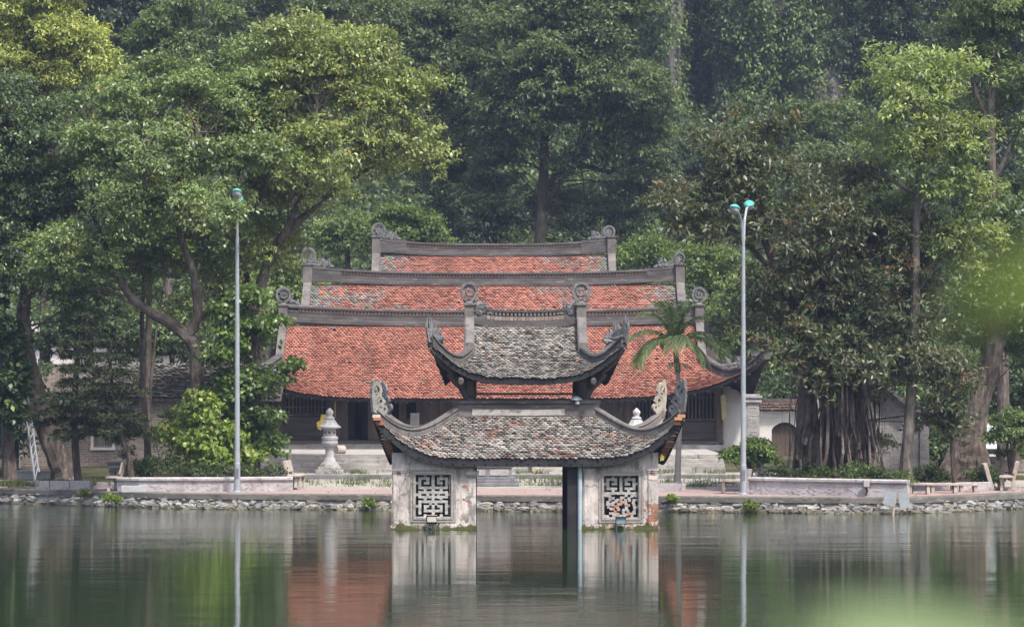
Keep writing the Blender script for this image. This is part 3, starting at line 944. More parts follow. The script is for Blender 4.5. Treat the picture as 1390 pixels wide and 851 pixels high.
for sx in (-1, 1):
    b = MB()
    for sy in (-1, 1):
        pts = [up.P(0 if sy < 0 else 1, sx, t, 0.0) for t in np.linspace(0.02, 0.52, 9)]
        b.sweep(pts, [(-0.13, -0.1), (-0.13, 0.3), (-0.09, 0.34), (0.09, 0.34), (0.13, 0.3), (0.13, -0.1)])
    b.box(sx * 1.52 - 0.13, sx * 1.52 + 0.13, -0.2, 0.2, 5.3, 5.93)
    b.box(sx * 1.52 - 0.17, sx * 1.52 + 0.17, -0.24, 0.24, 5.93, 5.99)
    b.build('gable_edge', M['mortar_mid'], pav)
    b = MB()
    b.add([(sx * 1.42, -up.b * 0.5, up.zp(0.5)), (sx * 1.42, up.b * 0.5, up.zp(0.5)), (sx * 1.42, 0, 5.4),
           (sx * 1.5, -up.b * 0.5, up.zp(0.5)), (sx * 1.5, up.b * 0.5, up.zp(0.5)), (sx * 1.5, 0, 5.4)],
          [(0, 1, 2), (5, 4, 3), (0, 2, 5, 3), (2, 1, 4, 5), (0, 3, 4, 1)])
    b.build('gable_wall', M['mortar'], pav)
    disc_finial(pav, (sx * 1.52, 0, 5.98), 0.255, M['carved_dark'], sx)
    dragon_head(pav, (sx * 1.38, -0.05, 5.74), -sx, M['carved_dark'], 0.72, 'ridge_beast', 3 + sx)
# timber frame
b = MB()
S = 1.5
for sx in (-1, 1):
    for sy in (-1, 1):
        b = MB()
        b.lathe([(0.17, -0.4), (0.18, 2.0), (0.16, 4.3)], (sx * S, sy * S, 0), 14)
        b.build('inner_column', M['wood'], pav)
        b = MB()     # carved bracket arm reaching to the corner
        dv = Vector((sx, sy, 0)).normalized()
        o = Vector((sx * S, sy * S, 3.35))
        b.plate([(0, 0), (0.16, 0.02), (0.3, 0.28), (0.55, 0.42), (0.8, 0.66), (0.76, 0.74), (0.5, 0.66), (0.0, 0.62)], o, dv, Vector((0, 0, 1)), 0.16)
        b.plate([(0.0, 0), (0.2, 0.1), (0.42, 0.5), (0.42, 0.62), (0, 0.62)], o, Vector((sx, 0, 0)), Vector((0, 0, 1)), 0.18)
        b.plate([(0.0, 0), (0.2, 0.1), (0.42, 0.5), (0.42, 0.62), (0, 0.62)], o, Vector((0, sy, 0)), Vector((0, 0, 1)), 0.18)
        b.tube([o + Vector((sx * .25, sy * .5, .62)), o + Vector((sx * .25, sy * 1.12, .5))], 0.075, 8)
        b.build('bracket', M['wood'], pav)
        b = MB()
        b.lathe([(0.15, -0.4), (0.15, 1.9)], (sx * 3.0, sy * 2.75, 0), 12)
        b.build('outer_column', M['wood'], pav)
b = MB()
for sgn in (-1, 1):
    b.box(-2.2, 2.2, sgn * 1.5 - 0.09, sgn * 1.5 + 0.09, 4.0, 4.2)
    b.box(sgn * 1.5 - 0.09, sgn * 1.5 + 0.09, -2.2, 2.2, 3.985, 4.185)
    b.box(-1.55, 1.55, sgn * 1.5 - 0.05, sgn * 1.5 + 0.05, 3.5, 3.56)
    b.box(-3.3, 3.3, sgn * 3.05 - 0.1, sgn * 3.05 + 0.1, 1.86, 2.02)
    b.box(sgn * 3.05 - 0.1, sgn * 3.05 + 0.1, -3.3, 3.3, 1.845, 2.005)
    b.box(-3.1, 3.1, sgn * 2.1 - 0.07, sgn * 2.1 + 0.07, 2.35, 2.5)
b.build('tie_beam', M['wood'], pav)
# the open bay: dark door posts with a blue-grey drainpipe
for q in ((1.03, 1.29, -3.42, -3.1), (1.42, 1.49, -3.40, -3.2), (1.1, 1.35, 2.6, 2.9)):
    b = MB(); b.box(*q, -0.3, 1.86); b.build('door_post', M['black'], pav)
b = MB()
b.tube([(1.355, -3.45, -0.3), (1.355, -3.45, 1.85)], 0.062, 12)
b.build('drainpipe', M['pipe'], pav, smooth=False)
# masonry panels with fretwork windows
LAT_L = ["...#..#..#...", ".####.#.####.", ".#..#.#.#..#.", "##.##.#.##.##", ".#....#....#.", ".###########.", "...#..#..#...",
         ".###########.", "##..#.#.#..##", ".###########.", "...#..#..#...", ".###########.", ".#...#.#...#.", "##.##.#.##.##",
         ".#.#..#..#.#.", ".#.#######.#.", ".#....#....#.", "...#..#..#..."]
LAT_R = ["...#..#..#...", ".####.#.####.", ".#..#.#.#..#.", "##.##.#.##.##", ".#....#....#.", ".####.#.####.", "...#..#..#...",
         "#############", "###.....#.###", "..##..##.#...", "..#.###.##.##", ".#.##.###..#.", ".###.##.##.#.", ".#..##..#..##",
         "..##.#.##..#.", "....#..#.#.#.", "..####.#####.", "##.#####..#.."]
def panel(name, x0, x1, wx0, wx1, wz0, wz1, lat, cap_cols, yf=-3.46, th=0.34, side=-1):
    o = None
    b = MB()
    zt = 2.0
    b.box(x0, wx0, yf, yf + th, -0.4, zt); b.box(wx1, x1, yf, yf + th, -0.4, zt)
    b.box(wx0, wx1, yf, yf + th, -0.4, wz0); b.box(wx0, wx1, yf, yf + th, wz1, zt)
    o = b.build(name, M['plaster'], pav)
    # pilasters, little cornices and the plinth
    b = MB()
    for xa, xb in cap_cols:
        b.box(xa, xb, yf - 0.035, yf - 0.002, 0.1, 1.48)
        b.box(xa - 0.04, xb + 0.04, yf - 0.075, yf - 0.002, 1.53, 1.585)
        b.box(xa - 0.02, xb + 0.02, yf - 0.055, yf - 0.002, 1.48, 1.53)
    b.box(x0 - 0.03, x1 + 0.03, yf - 0.05, yf - 0.003, -0.4, 0.1)
    b.build('pilaster', M['plaster'], o)
    b = MB()
    f = 0.1
    for e, dy in ((0.14, 0.02), (0.07, 0.035)):
        b.box(wx0 - e, wx1 + e, yf - dy, yf - 0.002, wz1 + e - 0.05, wz1 + e)
        b.box(wx0 - e, wx1 + e, yf - dy, yf - 0.002, wz0 - e, wz0 - e + 0.05)
        b.box(wx0 - e, wx0 - e + 0.05, yf - dy, yf - 0.002, wz0 - e + 0.051, wz1 + e - 0.051)
        b.box(wx1 + e - 0.05, wx1 + e, yf - dy, yf - 0.002, wz0 - e + 0.051, wz1 + e - 0.051)
    b.build('window_moulding', M['mortar_pale'], o)
    b = MB()
    nr, nc = len(lat), len(lat[0])
    cw, ch = (wx1 - wx0) / nc, (wz1 - wz0) / nr
    for r, line in enumerate(lat):
        for c_, chh in enumerate(line):
            if chh == '#':
                xa = wx0 + c_ * cw; za = wz1 - (r + 1) * ch
                g = rng.uniform(0.26, 0.38)
                col = (g, g * 0.97, g * 0.94)
                if lat is LAT_R and r > 7 and rng.random() < 0.13: col = (0.4, 0.16, 0.09)
                jy = rng.uniform(0, 0.012); jj = 0.02 if (lat is LAT_R and r > 7) else 0.003
                jx = rng.uniform(-jj, jj); jz = rng.uniform(-jj, jj)
                b.box(xa - 0.003 + jx, xa + cw + 0.003 + jx, yf + 0.08 + jy, yf + 0.2 + jy, za - 0.003 + jz, za + ch + 0.003 + jz, col)
    b.build('lattice_window', M['attr'], o)
    return o
xl = lambda px: WX(px - 3, 86.6) - pav.location.x
pl = panel('front_wall', xl(532), xl(646), xl(564.5), xl(611.5), WZ(701, 86.6), WZ(644.5, 86.6), LAT_L, [(xl(534), xl(550))])
pr = panel('front_wall', xl(791), xl(893.5), xl(820), xl(866), WZ(702, 86.6), WZ(646, 86.6), LAT_R, [(xl(793), xl(806)), (xl(880), xl(892))])
b = MB()
b.box(xl(633), xl(650), -3.55, -3.1, 1.42, 1.47); b.box(xl(635), xl(648), -3.52, -3.1, 1.37, 1.42); b.box(xl(633), xl(650), -3.55, -3.1, 1.47, 1.52)
b.build('capital', M['mortar_pale'], pl)
# side walls and rear walls (two short returns)
for sx in (-1, 1):
    b = MB()
    xo = xl(532) + 0.0 if sx < 0 else xl(893.5)
    xi = xo - sx * 0.34
    b.box(min(xo, xi), max(xo, xi), -3.118, -1.1, -0.4, 1.95)
    b.box(min(xo, xi), max(xo, xi), 1.1, 3.3, -0.4, 1.95)
    b.box(min(xo, xi) + 0.001, max(xo, xi) - 0.001, -1.1, 1.1, -0.4, 0.55)
    b.build('side_wall', M['plaster'], pav)
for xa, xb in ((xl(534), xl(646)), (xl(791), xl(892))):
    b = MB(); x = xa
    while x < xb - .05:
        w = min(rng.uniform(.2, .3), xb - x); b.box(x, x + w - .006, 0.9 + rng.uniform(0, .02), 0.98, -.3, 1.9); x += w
    b.build('dark_lattice_backing', M['black'], pav)  # black boards added so the space behind the fretwork reads dark
# floodlights clamped to the pavilion
def floodlight(loc, rz, tilt, label, pale_glass):
    fl = empty('floodlight', loc, rz)
    tag(fl, label, 'floodlight')
    rot = Matrix.Rotation(tilt, 3, 'X')
    b = MB(); b.cbox((0, 0, 0), 0.27, 0.09, 0.19, rot=rot); b.cbox(rot @ Vector((0, 0.07, 0)), 0.2, 0.06, 0.14, rot=rot)
    b.build('housing', M['rubber'], fl, bevel=0.01)
    b = MB(); b.cbox(rot @ Vector((0, -0.048, 0)), 0.235, 0.008, 0.155, rot=rot)
    b.build('lens', M['glass_dark'] if not pale_glass else M['glass_blue'], fl)  # one lens only has paler blue glass, no lamp inside
    b = MB(); b.cbox(rot @ Vector((0, -0.03, 0.1)), 0.28, 0.13, 0.012, rot=rot)
    b.build('hood', M['bench'] if not pale_glass else M['rubber'], fl)
    b = MB()
    for sx in (-1, 1):
        b.tube([(sx * 0.1, 0.02, -0.08), (sx * 0.11, 0.05, -0.22), (sx * 0.11, 0.1, -0.3)], 0.012, 6)
    b.build('bracket', M['metal'], fl)
p = pav.matrix_basis
yaw = Matrix.Rotation(R(1.0), 4, 'Z')
def pw(v): return pav.location + yaw @ Vector(v)
floodlight(pw((xl(586), -3.66, WZ(705.5, 86.4))), R(8), R(-28), 'black tilted floodlight below the intact left fretwork window', False)
floodlight(pw((xl(842), -3.66, WZ(706.5, 86.4))), R(2), R(0), 'square floodlight with pale glass below the broken right fretwork window', True)
fl = empty('roof_lamp', pw((WX(780, 88) - pav.location.x, -1.97, 3.34)))
tag(fl, 'small grey hooded lamp on the ridge of the lower pavilion roof', 'lamp')
b = MB(); b.lathe([(0.17, 0.0), (0.16, 0.03), (0.07, 0.09), (0.05, 0.1)], (0, 0, 0.03), 14); b.build('hood', M['metal'], fl)
b = MB(); b.lathe([(0.05, -0.08), (0.06, -0.03), (0.04, 0.0)], (0.04, -0.05, 0), 10); b.build('bulb', M['white_paint'], fl)
b = MB(); b.box(-0.1, 0.02, 0.0, 0.12, 0.06, 0.2); b.build('driver_box', M['rubber'], fl)
o = MB(); o.plate([(-0.05, -0.09), (0.06, -0.07), (0.07, 0.0), (0.0, 0.1), (-0.03, 0.02)], pw((xl(898), -3.5, WZ(621, 86.5))), Vector((1, 0, 0)), Vector((0, 0.2, 1)), 0.01)
tag(o.build('paper_scrap', M['yellow']), 'yellow scrap of paper caught under the right eave corner of the pavilion', 'paper')
# ================================================================== TEMPLE HALLS
rng = random.Random(23)
def red_col(lichen):
    def f(side, x, t, rg):
        n = fbm(x * 0.35 + side * 5, t * 3.0, lichen * 3, 4)
        g = lichen * (0.10 + max(0, n - .05) * 2.6)
        c = rg.choice(RED)
        if rg.random() < g:
            f_ = rg.uniform(.35, 1.0); c = tuple(lerp(a, b_, f_) for a, b_ in zip(c, rg.choice(GREY)))
        run = fbm(x * 1.1, t * 1.2, 21.0 + lichen, 4); big = fbm(x * .25, t * 2.0, 33.0, 3)
        k = rg.uniform(0.92, 1.07) * (1 - .32 * max(0, run - .05)) * (1 + .22 * big)
        if rg.random() < 0.02: k *= 0.7
        return tuple(v * k for v in c)
    return f
def edge_grey(base, rx, w):
    def f(side, x, t, rg):
        if abs(x) > rx - w * rg.uniform(0.2, 1.4): return tuple(v * rg.uniform(0.7, 1.1) for v in rg.choice(GREY))
        return base(side, x, t, rg)
    return f
def ridge_band(parent, rx, zt, h, w, rise, y=0.0):
    path = [Vector((x, y, zt + rise * (abs(x) / rx) ** 3)) for x in np.linspace(-rx, rx, 41)]
    b = MB(); b.sweep(path, band_prof(w, h))
    o = b.build('main_ridge', M['mortar'], parent)
    b = MB()
    x = -rx * 0.92
    while x < rx * 0.92:
        z = zt + rise * (abs(x) / rx) ** 3
        c = rng.choice([(0.33, 0.16, 0.11), (0.28, 0.24, 0.2), (0.36, 0.2, 0.13), (0.22, 0.2, 0.12)])
        b.cbox((x, y - w * 0.38, z + h * 0.72), 0.075, 0.06, h * 0.145, c)
        x += 0.135
    b.build('ridge_brickwork', M['attr'], o)
    return o
def gable_edges(parent, rf, t1, w=0.3, h=0.42, post=0.55, zt=None):
    for sx in (-1, 1):
        b = MB()
        for sd in (0, 1):
            pts = [rf.P(sd, sx, t, 0.0) for t in np.linspace(0.0, t1, 9)]
            b.sweep(pts, [(-w / 2, -0.15), (-w / 2, h), (w / 2, h), (w / 2, -0.15)])
        b.box(sx * rf.rx - w / 2 - .02, sx * rf.rx + w / 2 + .02, -0.35, 0.35, rf.zt - 0.1, rf.zt + h + post)
        b.box(sx * rf.rx - w / 2 - .06, sx * rf.rx + w / 2 + .06, -0.4, 0.4, rf.zt + h + post, rf.zt + h + post + 0.06)
        b.build('gable_edge', M['mortar_mid'], parent)

# --- front hall
FD = 130.0
fh = empty('front_hall', (WX(667, FD), FD, 0.9))
tag(fh, 'long low timber front hall with the largest red tiled roof, facing the lake', 'temple hall')
FZ = 0.9
fx = fh.location.x
ry0 = 0.0
frf = Roof((WX(1024, 126) - WX(667, 126)), 4.5, 8.15, 0.0, 0.5, WZ(441, FD) - FZ, WZ(541.5, 125.5) - FZ, lift=1.6, n=6.0, m=3.4, flare=0.45, conc=0.1)
base_f = red_col(0.05)
def front_cols(side, x, t, rg):
    if t > 0.62 and x > 9.1 + rg.uniform(-.6, .9): return tuple(v * rg.uniform(.7, 1.1) for v in rg.choice(GREY))
    if t < 0.05 and rg.random() < 0.3: return rg.choice(GREY)
    return base_f(side, x, t, rg)
o = frf.tiles(0.132, 0.122, front_cols, rng, jit=0.75, th=0.055).build('roof', M['tile'], fh)
d = frf.deck(0.12, -0.04); frf.rafters(d, 0.45, 0.09, -0.15, 0.5); d.build('roof_deck', M['black'], o)
ridge_band(fh, 8.15, frf.zt, 0.58, 0.34, 0.22)
gable_edges(fh, frf, 0.5, 0.3, 0.32, 0.42)
for sx in (-1, 1):
    disc_finial(fh, (sx * 8.15, 0, frf.zt + 0.8), 0.3, M['carved_dark'], sx)
    dragon_head(fh, (sx * 7.9, -0.05, frf.zt + 0.66), -sx, M['carved_dark'], 0.8, 'ridge_beast', 9 + sx)
    for sd, sy in ((0, -1), (1, 1)):
        h = frf.hip(sx, sy, 26)
        b = MB(); b.sweep(h, hip_prof(0.34, 0.36)); b.build('hip_ridge', M['mortar'], fh)
        dv = Vector((sx, sy, 0)).normalized()
        flame_corner(fh, frf.P(sd, sx, 0.98) + Vector((0, 0, 0.3)), dv, M['carved_dark'], 1.15)
        dragon_head(fh, frf.P(sd, sx, 0.86) + Vector((0, 0, 0.42)), -sx, M['carved_dark'], 0.7, 'hip_beast', 40 + sx + sy)
# plinth, footing and timber front
yw = 127.0 - FD
def bx(b, px0, px1, y0, y1, py0, py1, d=127.0, col=None):
    b.box(WX(px0, d) - fx, WX(px1, d) - fx, y0, y1, WZ(py1, d) - FZ, WZ(py0, d) - FZ, col)
b = MB(); bx(b, 292, 978, yw - 0.35, yw + 6.5, 612, 760); b.build('plinth', M['brick_red'], fh)
b = MB(); bx(b, 290, 980, yw - 0.5, yw - 0.05, 603.5, 611.7); b.build('stone_sill', M['stone_dark'], fh)
b = MB(); bx(b, 300, 976, yw - 0.3, yw + 6.4, 597.5, 602.5); b.build('floor_beam', M['wood_h'], fh)
cols_px = [300, 378, 449, 526, 600, 690, 775, 853, 915, 976]
for p in cols_px:
    b = MB(); b.lathe([(0.17, 0), (0.19, 0.06), (0.155, 0.1), (0.15, 2.6)], (WX(p, 127) - fx, yw - 0.02, WZ(602.5, 127) - FZ), 12)
    b.build('column', M['wood_brown'], fh)
b = MB(); bx(b, 296, 980, yw - 0.09, yw + 0.09, 520, 531); bx(b, 296, 980, yw + 3, yw + 3.2, 470, 531); b.build('eave_beam', M['wood'], fh)
def lattice_bay(px0, px1, py0, py1, rows, pitch=5.0):
    b = MB()
    bx(b, px0, px1, yw - 0.04, yw + 0.04, py0, py0 + 2.6); bx(b, px0, px1, yw - 0.04, yw + 0.04, py1 - 2.6, py1)
    bx(b, px0, px0 + 4, yw - 0.041, yw + 0.04, py0, py1); bx(b, px1 - 4, px1, yw - 0.041, yw + 0.04, py0, py1)
    for q in rows: bx(b, px0, px1, yw - 0.028, yw + 0.03, q, q + 2)
    x = px0 + 5.5
    while x < px1 - 5:
        bx(b, x, x + 2.2, yw - 0.034, yw + 0.025, py0 + 2, py1 - 2); x += pitch
    b.build('lattice_window', M['wood'], fh)
def dado(px0, px1, py0, py1, nrow):
    b = MB()
    bx(b, px0, px1, yw + 0.0, yw + 0.06, py0, py1)
    hgt = (py1 - py0) / nrow
    for i in range(nrow):
        ya = py0 + i * hgt
        bx(b, px0, px1, yw - 0.07, yw - 0.002, ya, ya + hgt * 0.34)
        bx(b, px0 + 4, px1 - 4, yw - 0.03, yw - 0.003, ya + hgt * 0.46, ya + hgt * 0.92)
    b.build('panelling', M['wood_h'], fh)
for a_, c_, rows in ((303, 375, (543, 552)), (381, 446, (538.5, 551.5)), (856, 912, (538,)), (918, 973, (538,))):
    lattice_bay(a_, c_, 527 if a_ < 700 else 531, 564 if a_ < 700 else 571, rows)
    dado(a_, c_, 565.5 if a_ < 700 else 572.5, 597, 3)
def planks(px0, px1, py0, py1, mat='wood_brown', dy=0.0):
    b = MB(); x = px0
    while x < px1 - 1:
        w = min(rng.uniform(7, 11), px1 - x)
        bx(b, x + 0.2, x + w - 0.2, yw - 0.03 + dy + rng.uniform(0, 0.012), yw + 0.03 + dy, py0, py1); x += w
    b.build('plank_panel', M[mat], fh)
planks(452, 470, 525, 597); planks(502, 523, 525, 597); planks(544, 552, 525, 597); planks(552, 565, 568, 597); planks(565, 597, 525, 597)
planks(603, 640, 525, 597); planks(662, 687, 525, 597); planks(694, 772, 525, 597, 'wood'); planks(778, 849, 528, 597, 'wood')
for a_, c_ in ((470, 502), (529, 544), (640, 662)):
    b = MB()
    bx(b, a_, a_ + 2.5, yw - 0.05, yw + 0.05, 527, 597); bx(b, c_ - 2.5, c_, yw - 0.05, yw + 0.05, 527, 597)
    bx(b, a_ + 2.5, c_ - 2.5, yw - 0.045, yw + 0.045, 527, 530)
    f = b.build('door_frame', M['wood'], fh)
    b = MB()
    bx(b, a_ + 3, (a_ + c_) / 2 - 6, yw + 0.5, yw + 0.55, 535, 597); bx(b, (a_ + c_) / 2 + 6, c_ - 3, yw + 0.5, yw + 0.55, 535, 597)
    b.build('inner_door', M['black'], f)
# dark interior shell
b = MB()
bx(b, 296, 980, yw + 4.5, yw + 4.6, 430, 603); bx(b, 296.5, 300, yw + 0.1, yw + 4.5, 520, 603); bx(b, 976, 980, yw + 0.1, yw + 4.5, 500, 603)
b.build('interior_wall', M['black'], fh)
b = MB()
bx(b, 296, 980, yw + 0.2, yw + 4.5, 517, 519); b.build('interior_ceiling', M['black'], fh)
# banners, cabinet
def W127(px, py, dy=-0.25): return Vector((WX(px, 127), 127 + dy, WZ(py, 127)))
b = MB(); b.tube([W127(455.5, 527, -0.3), W127(455.5, 566, -0.3)], 0.025, 6)
tag(b.build('bamboo_pole', M['cream']), 'thin yellow pole standing against the columns behind the stone lantern', 'pole')
b = MB()
b.plate([(-0.15, -0.25), (-0.02, -0.3), (0.02, -0.1), (0.16, -0.02), (0.22, 0.12), (0.2, 0.3), (-0.02, 0.3), (-0.06, 0.08), (-0.2, 0.0)], W127(438, 573, -0.6), Vector((1, 0, 0)), Vector((0, 0, 1)), 0.05)
tag(b.build('yellow_bag', M['yellow']), 'yellow bag hanging on the timber front just left of the tall stone lantern', 'bag')
b = MB()
b.plate([(-0.09, 0.42), (0.0, 0.52), (0.1, 0.42), (0.15, -0.45), (0.05, -0.5), (-0.03, -0.46)], W127(980.5, 553, -0.35), Vector((1, 0, 0)), Vector((0, 0, 1)), 0.03)
tag(b.build('cloth_banner', M['cream']), 'narrow cream banner hanging on the column beside the white end wall', 'banner')
cb = empty('cabinet', (WX(563, 126.4), 126.4, WZ(597.5, 127)))
tag(cb, 'small pale cabinet standing on the temple floor between the doors', 'cabinet')
b = MB(); b.box(-0.17, 0.17, 0, 0.3, 0.1, 1.05); b.build('body', M['planter'], cb, bevel=0.01)
b = MB(); b.box(-0.12, 0.12, -0.012, -0.001, 0.72, 0.98); b.box(-0.12, 0.12, -0.012, -0.001, 0.2, 0.66); b.build('door_panel', M['stone'], cb)
b = MB(); 
for sx in (-1, 1):
    b.box(sx * .13 - .02, sx * .13 + .02, 0.03, 0.27, 0, 0.1)
b.build('foot', M['stone'], cb)
# white end wall of the hall, pillar with characters
ew = empty('plaster_wall', (WX(995, 127.2), 127.2, 0.9))
tag(ew, 'pinkish white end wall under the right eave corner of the front hall', 'wall')
b = MB(); b.box(WX(981, 127.2) - ew.location.x, WX(1013, 127.2) - ew.location.x, 0, 3.5, 0, WZ(524, 127.2) - 0.9)
b.build('render_face', M['whitewash'], ew)
def pillar(px, label, d=125.6, pyb=640, pyt=536):
    pi = empty('inscribed_pillar', (WX(px, d), d, WZ(pyb, d)))
    tag(pi, label, 'pillar')
    H = WZ(pyt, d) - WZ(pyb, d)
    b = MB(); b.box(-0.25, 0.25, -0.25, 0.25, 0.2, H - 0.35); b.box(-0.32, 0.32, -0.32, 0.32, 0, 0.2)
    b.build('shaft', M['stone'], pi)
    b = MB()
    for r, z0, z1 in ((.28, -.35, -.28), (.34, -.28, -.2), (.3, -.2, -.12), (.37, -.12, -.03), (.27, -.03, .03)):
        b.box(-r, r, -r, r, H + z0, H + z1)
    b.build('capital', M['stone'], pi, bevel=0.012)
    b = MB(); b.box(-0.19, 0.19, -0.265, -0.251, 0.35, H - 0.42); b.build('plaster_panel', M['mortar_pale'], pi)
    glyphs = ["1111111 1000001 1011101 1010101 1011101 1000001 1111111", "1110111 1010101 1110111 1000001 1000001 1000011", "0010000 1111111 0100100 1111110 0101010 1001001",
              "0101010 1111111 0101010 0011100 1101011 0110110", "0010100 0111110 1010101 0111110 1001001 0100010"]
    b = MB()
    for gi, g in enumerate(glyphs):
        rows = g.split()
        zt = H - 0.47 - gi * 0.43
        for r, line in enumerate(rows):
            for c_, ch in enumerate(line):
                if ch == '1' and rng.random() > 0.06:
                    b.cbox((-0.15 + c_ * 0.05, -0.272, zt - r * 0.05), 0.047, 0.018, 0.036)
    b.build('carved_characters', M['stone_pale'], pi)
    return pi
pillar(1021, 'square stone pillar with eroded characters down its face, right of the front hall')
# gateway wall on the right, arched door
gw = empty('gate_wall', (WX(1075, 128), 128, 0.9))
tag(gw, 'white gateway wall with an arched plank door beneath a tile coping', 'wall')
gx = lambda px: WX(px, 128) - gw.location.x
gz = lambda py: WZ(py, 128) - 0.9
b = MB()
x0, x1, xa, xb = gx(1031), gx(1180), gx(1047.5), gx(1083)
zt = gz(558); zsp = gz(583); zc_ = gz(573)
b.box(x0, xa, 0, 0.4, -0.2, zt); b.box(xb, x1, 0, 0.4, -0.2, zt)
N = 12
arc = [(lerp(xa, xb, i / N), zsp + (zc_ - zsp) * math.sin(math.pi * i / N) ** 0.7) for i in range(N + 1)]
for i in range(N):
    (a0, z0), (a1, z1) = arc[i], arc[i + 1]
    b.add([(a0, 0, z0), (a1, 0, z1), (a1, 0, zt), (a0, 0, zt), (a0, 0.4, z0), (a1, 0.4, z1), (a1, 0.4, zt), (a0, 0.4, zt)],
          [(0, 1, 2, 3), (7, 6, 5, 4), (0, 4, 5, 1), (3, 2, 6, 7)])
b.build('render_face', M['whitewash'], gw)
b = MB()
x = xa
while x < xb - 0.02:
    w = min(rng.uniform(0.13, 0.19), xb - x)
    b.box(x + .004, x + w - .004, 0.16, 0.22, -0.1, zc_ + 0.02); x += w
b.box(xa, xb, 0.222, 0.26, 0.3, 0.42)
b.build('plank_door', M['wood_brown'], gw)
crf = Roof(gx(1180) - gx(1031), 0.55, (gx(1180) - gx(1031)), 0.0, 0.999, 0.42, 0.0)
b = crf.tiles(0.17, 0.14, lambda s_, x, t, rg: rg.choice([(.11, .065, .05), (.085, .065, .055), (.07, .06, .055), (.13, .075, .055), (.06, .052, .047)]), rng, sides=[(0, 0), (1, 0)], th=0.06)
o = b.build('tile_coping', M['tile'], gw); o.location = (gx(1031) + (gx(1180) - gx(1031)) * 0.5, 0.2, zt); o.scale = (0.5, 1, 1)
b = MB(); b.sweep([(x0, 0.2, zt + 0.36), (x1, 0.2, zt + 0.36)], [(-.12, -.15), (-.12, .12), (.12, .12), (.12, -.15)]); b.build('coping_ridge', M['mortar'], gw)
b = MB(); b.box(x0, x1, 0.02, 0.38, zt, zt + 0.25); b.build('coping_core', M['mortar'], gw)

# --- middle and rear halls
def rear_hall(name, label, px0, px1, d, py_rt, py_rb, rise, lich, sl, b_half, finial, zdrop):
    cxp = (px0 + px1) / 2
    base = 1.6
    h = empty(name, (WX(cxp, d), d, base))
    tag(h, label, 'temple hall')
    rx = WX(px1, d) - WX(cxp, d)
    zt = WZ(py_rb, d) - base
    rf = Roof(rx, b_half, rx, 0, 0.999, zt, zt - zdrop, conc=0.1)
    o = rf.tiles(0.14, 0.128, edge_grey(red_col(lich), rx, 1.3), rng, sides=[(0, 0), (1, 0)], jit=0.9, th=0.055).build('roof', M['tile'], h)
    dd = rf.deck(0.12, -0.04); dd.build('roof_deck', M['wood'], o)
    bh = WZ(py_rt, d) - WZ(py_rb, d)
    ridge_band(h, rx, zt, bh, 0.36, rise)
    gable_edges(h, rf, 0.98, 0.34, 0.3, bh + rise - 0.25)
    b = MB()
    for sx in (-1, 1):
        x0 = sx * (rx - 0.1)
        V = [(x0, -b_half * 0.98, zt - zdrop - 0.05), (x0, b_half * 0.98, zt - zdrop - 0.05), (x0, 0, zt - 0.05)]
        b.add(V + [(x0 - sx * .25, y, z) for _, y, z in V], [(0, 1, 2), (5, 4, 3), (0, 3, 4, 1), (1, 4, 5, 2), (2, 5, 3, 0)])
    b.box(-rx + .1, rx - .1, -b_half + 1.0, b_half - 1.0, -0.6, zt - zdrop - 0.1 + 0.3)
    b.build('wall', M['brick_grey'], h)
    zz = zt + bh + rise
    for sx in (-1, 1):
        if finial == 'disc':
            disc_finial(h, (sx * (rx - 0.02), 0, zz + 0.05), 0.33 if sx < 0 else 0.24, M['carved_dark'], sx)
        else:
            disc_finial(h, (sx * (rx - 0.1), 0, zz - 0.05), 0.34 if sx < 0 else 0.28, M['carved_dark'], sx)
        flame_corner(h, (sx * (rx - 0.15), 0, zz + 0.1), Vector((sx, 0, 0)), M['carved_dark'], 0.75)
        b = MB(); b.box(sx * (rx - 0.75) - .65, sx * (rx - 0.75) + .65, -0.21, 0.21, zt + 0.1, zt + bh * 0.98 + rise * 0.72)
        b.build('ridge_end_block', M['mortar'], h)
        dragon_head(h, (sx * (rx - 0.55), 0, zz - 0.0), -sx, M['carved_dark'], 0.75, 'ridge_beast', 5 + sx)
    return h
rear_hall('middle_hall', 'middle hall roof patched with grey tiles, its disc finials rising behind the front hall', 418, 923, 140.0, 370, 386, 0.26, 0.5, 0, 4.2, 'disc', 2.6)
rear_hall('rear_hall', 'rearmost and shortest hall roof, below the forest, with curled ridge ends', 511, 830, 152.0, 331, 346, 0.24, 0.42, 0, 3.8, 'curl', 2.4)

# steps up to the hall
st_ = empty('stone_steps', (0, 115.5, 0.765))
tag(st_, 'flight of worn stone steps along the front of the temple', 'steps')
b = MB()
for i in range(4):
    y0 = 0.0 + i * 0.38
    x = WX(282, 115.5)
    while x < WX(985, 115.5):
        w = min(rng.uniform(1.0, 2.2), WX(985, 115.5) - x)
        j = rng.uniform(-0.012, 0.012)
        b.box(x + .006, x + w - .006, y0 + j, 11.1 if i == 3 else 2.2, i * 0.155 - (0.2 if i == 0 else 0.002), (i + 1) * 0.155 + rng.uniform(-.008, .008), )
        x += w
b.build('tread', M['steps'], st_, bevel=0.015)
for pxm in (727, ):
    b = MB(); b.box(WX(pxm - 5, 115) , WX(pxm + 5, 115), -0.25, 0.4, -0.02, 0.62, None, 0.02); b.build('cheek_block', M['bench'], st_)
# ================================================================== OBJECTS ON THE SHORE
rng = random.Random(31)
def gz_at(x, d): return prom_z(d, shore_y(x))
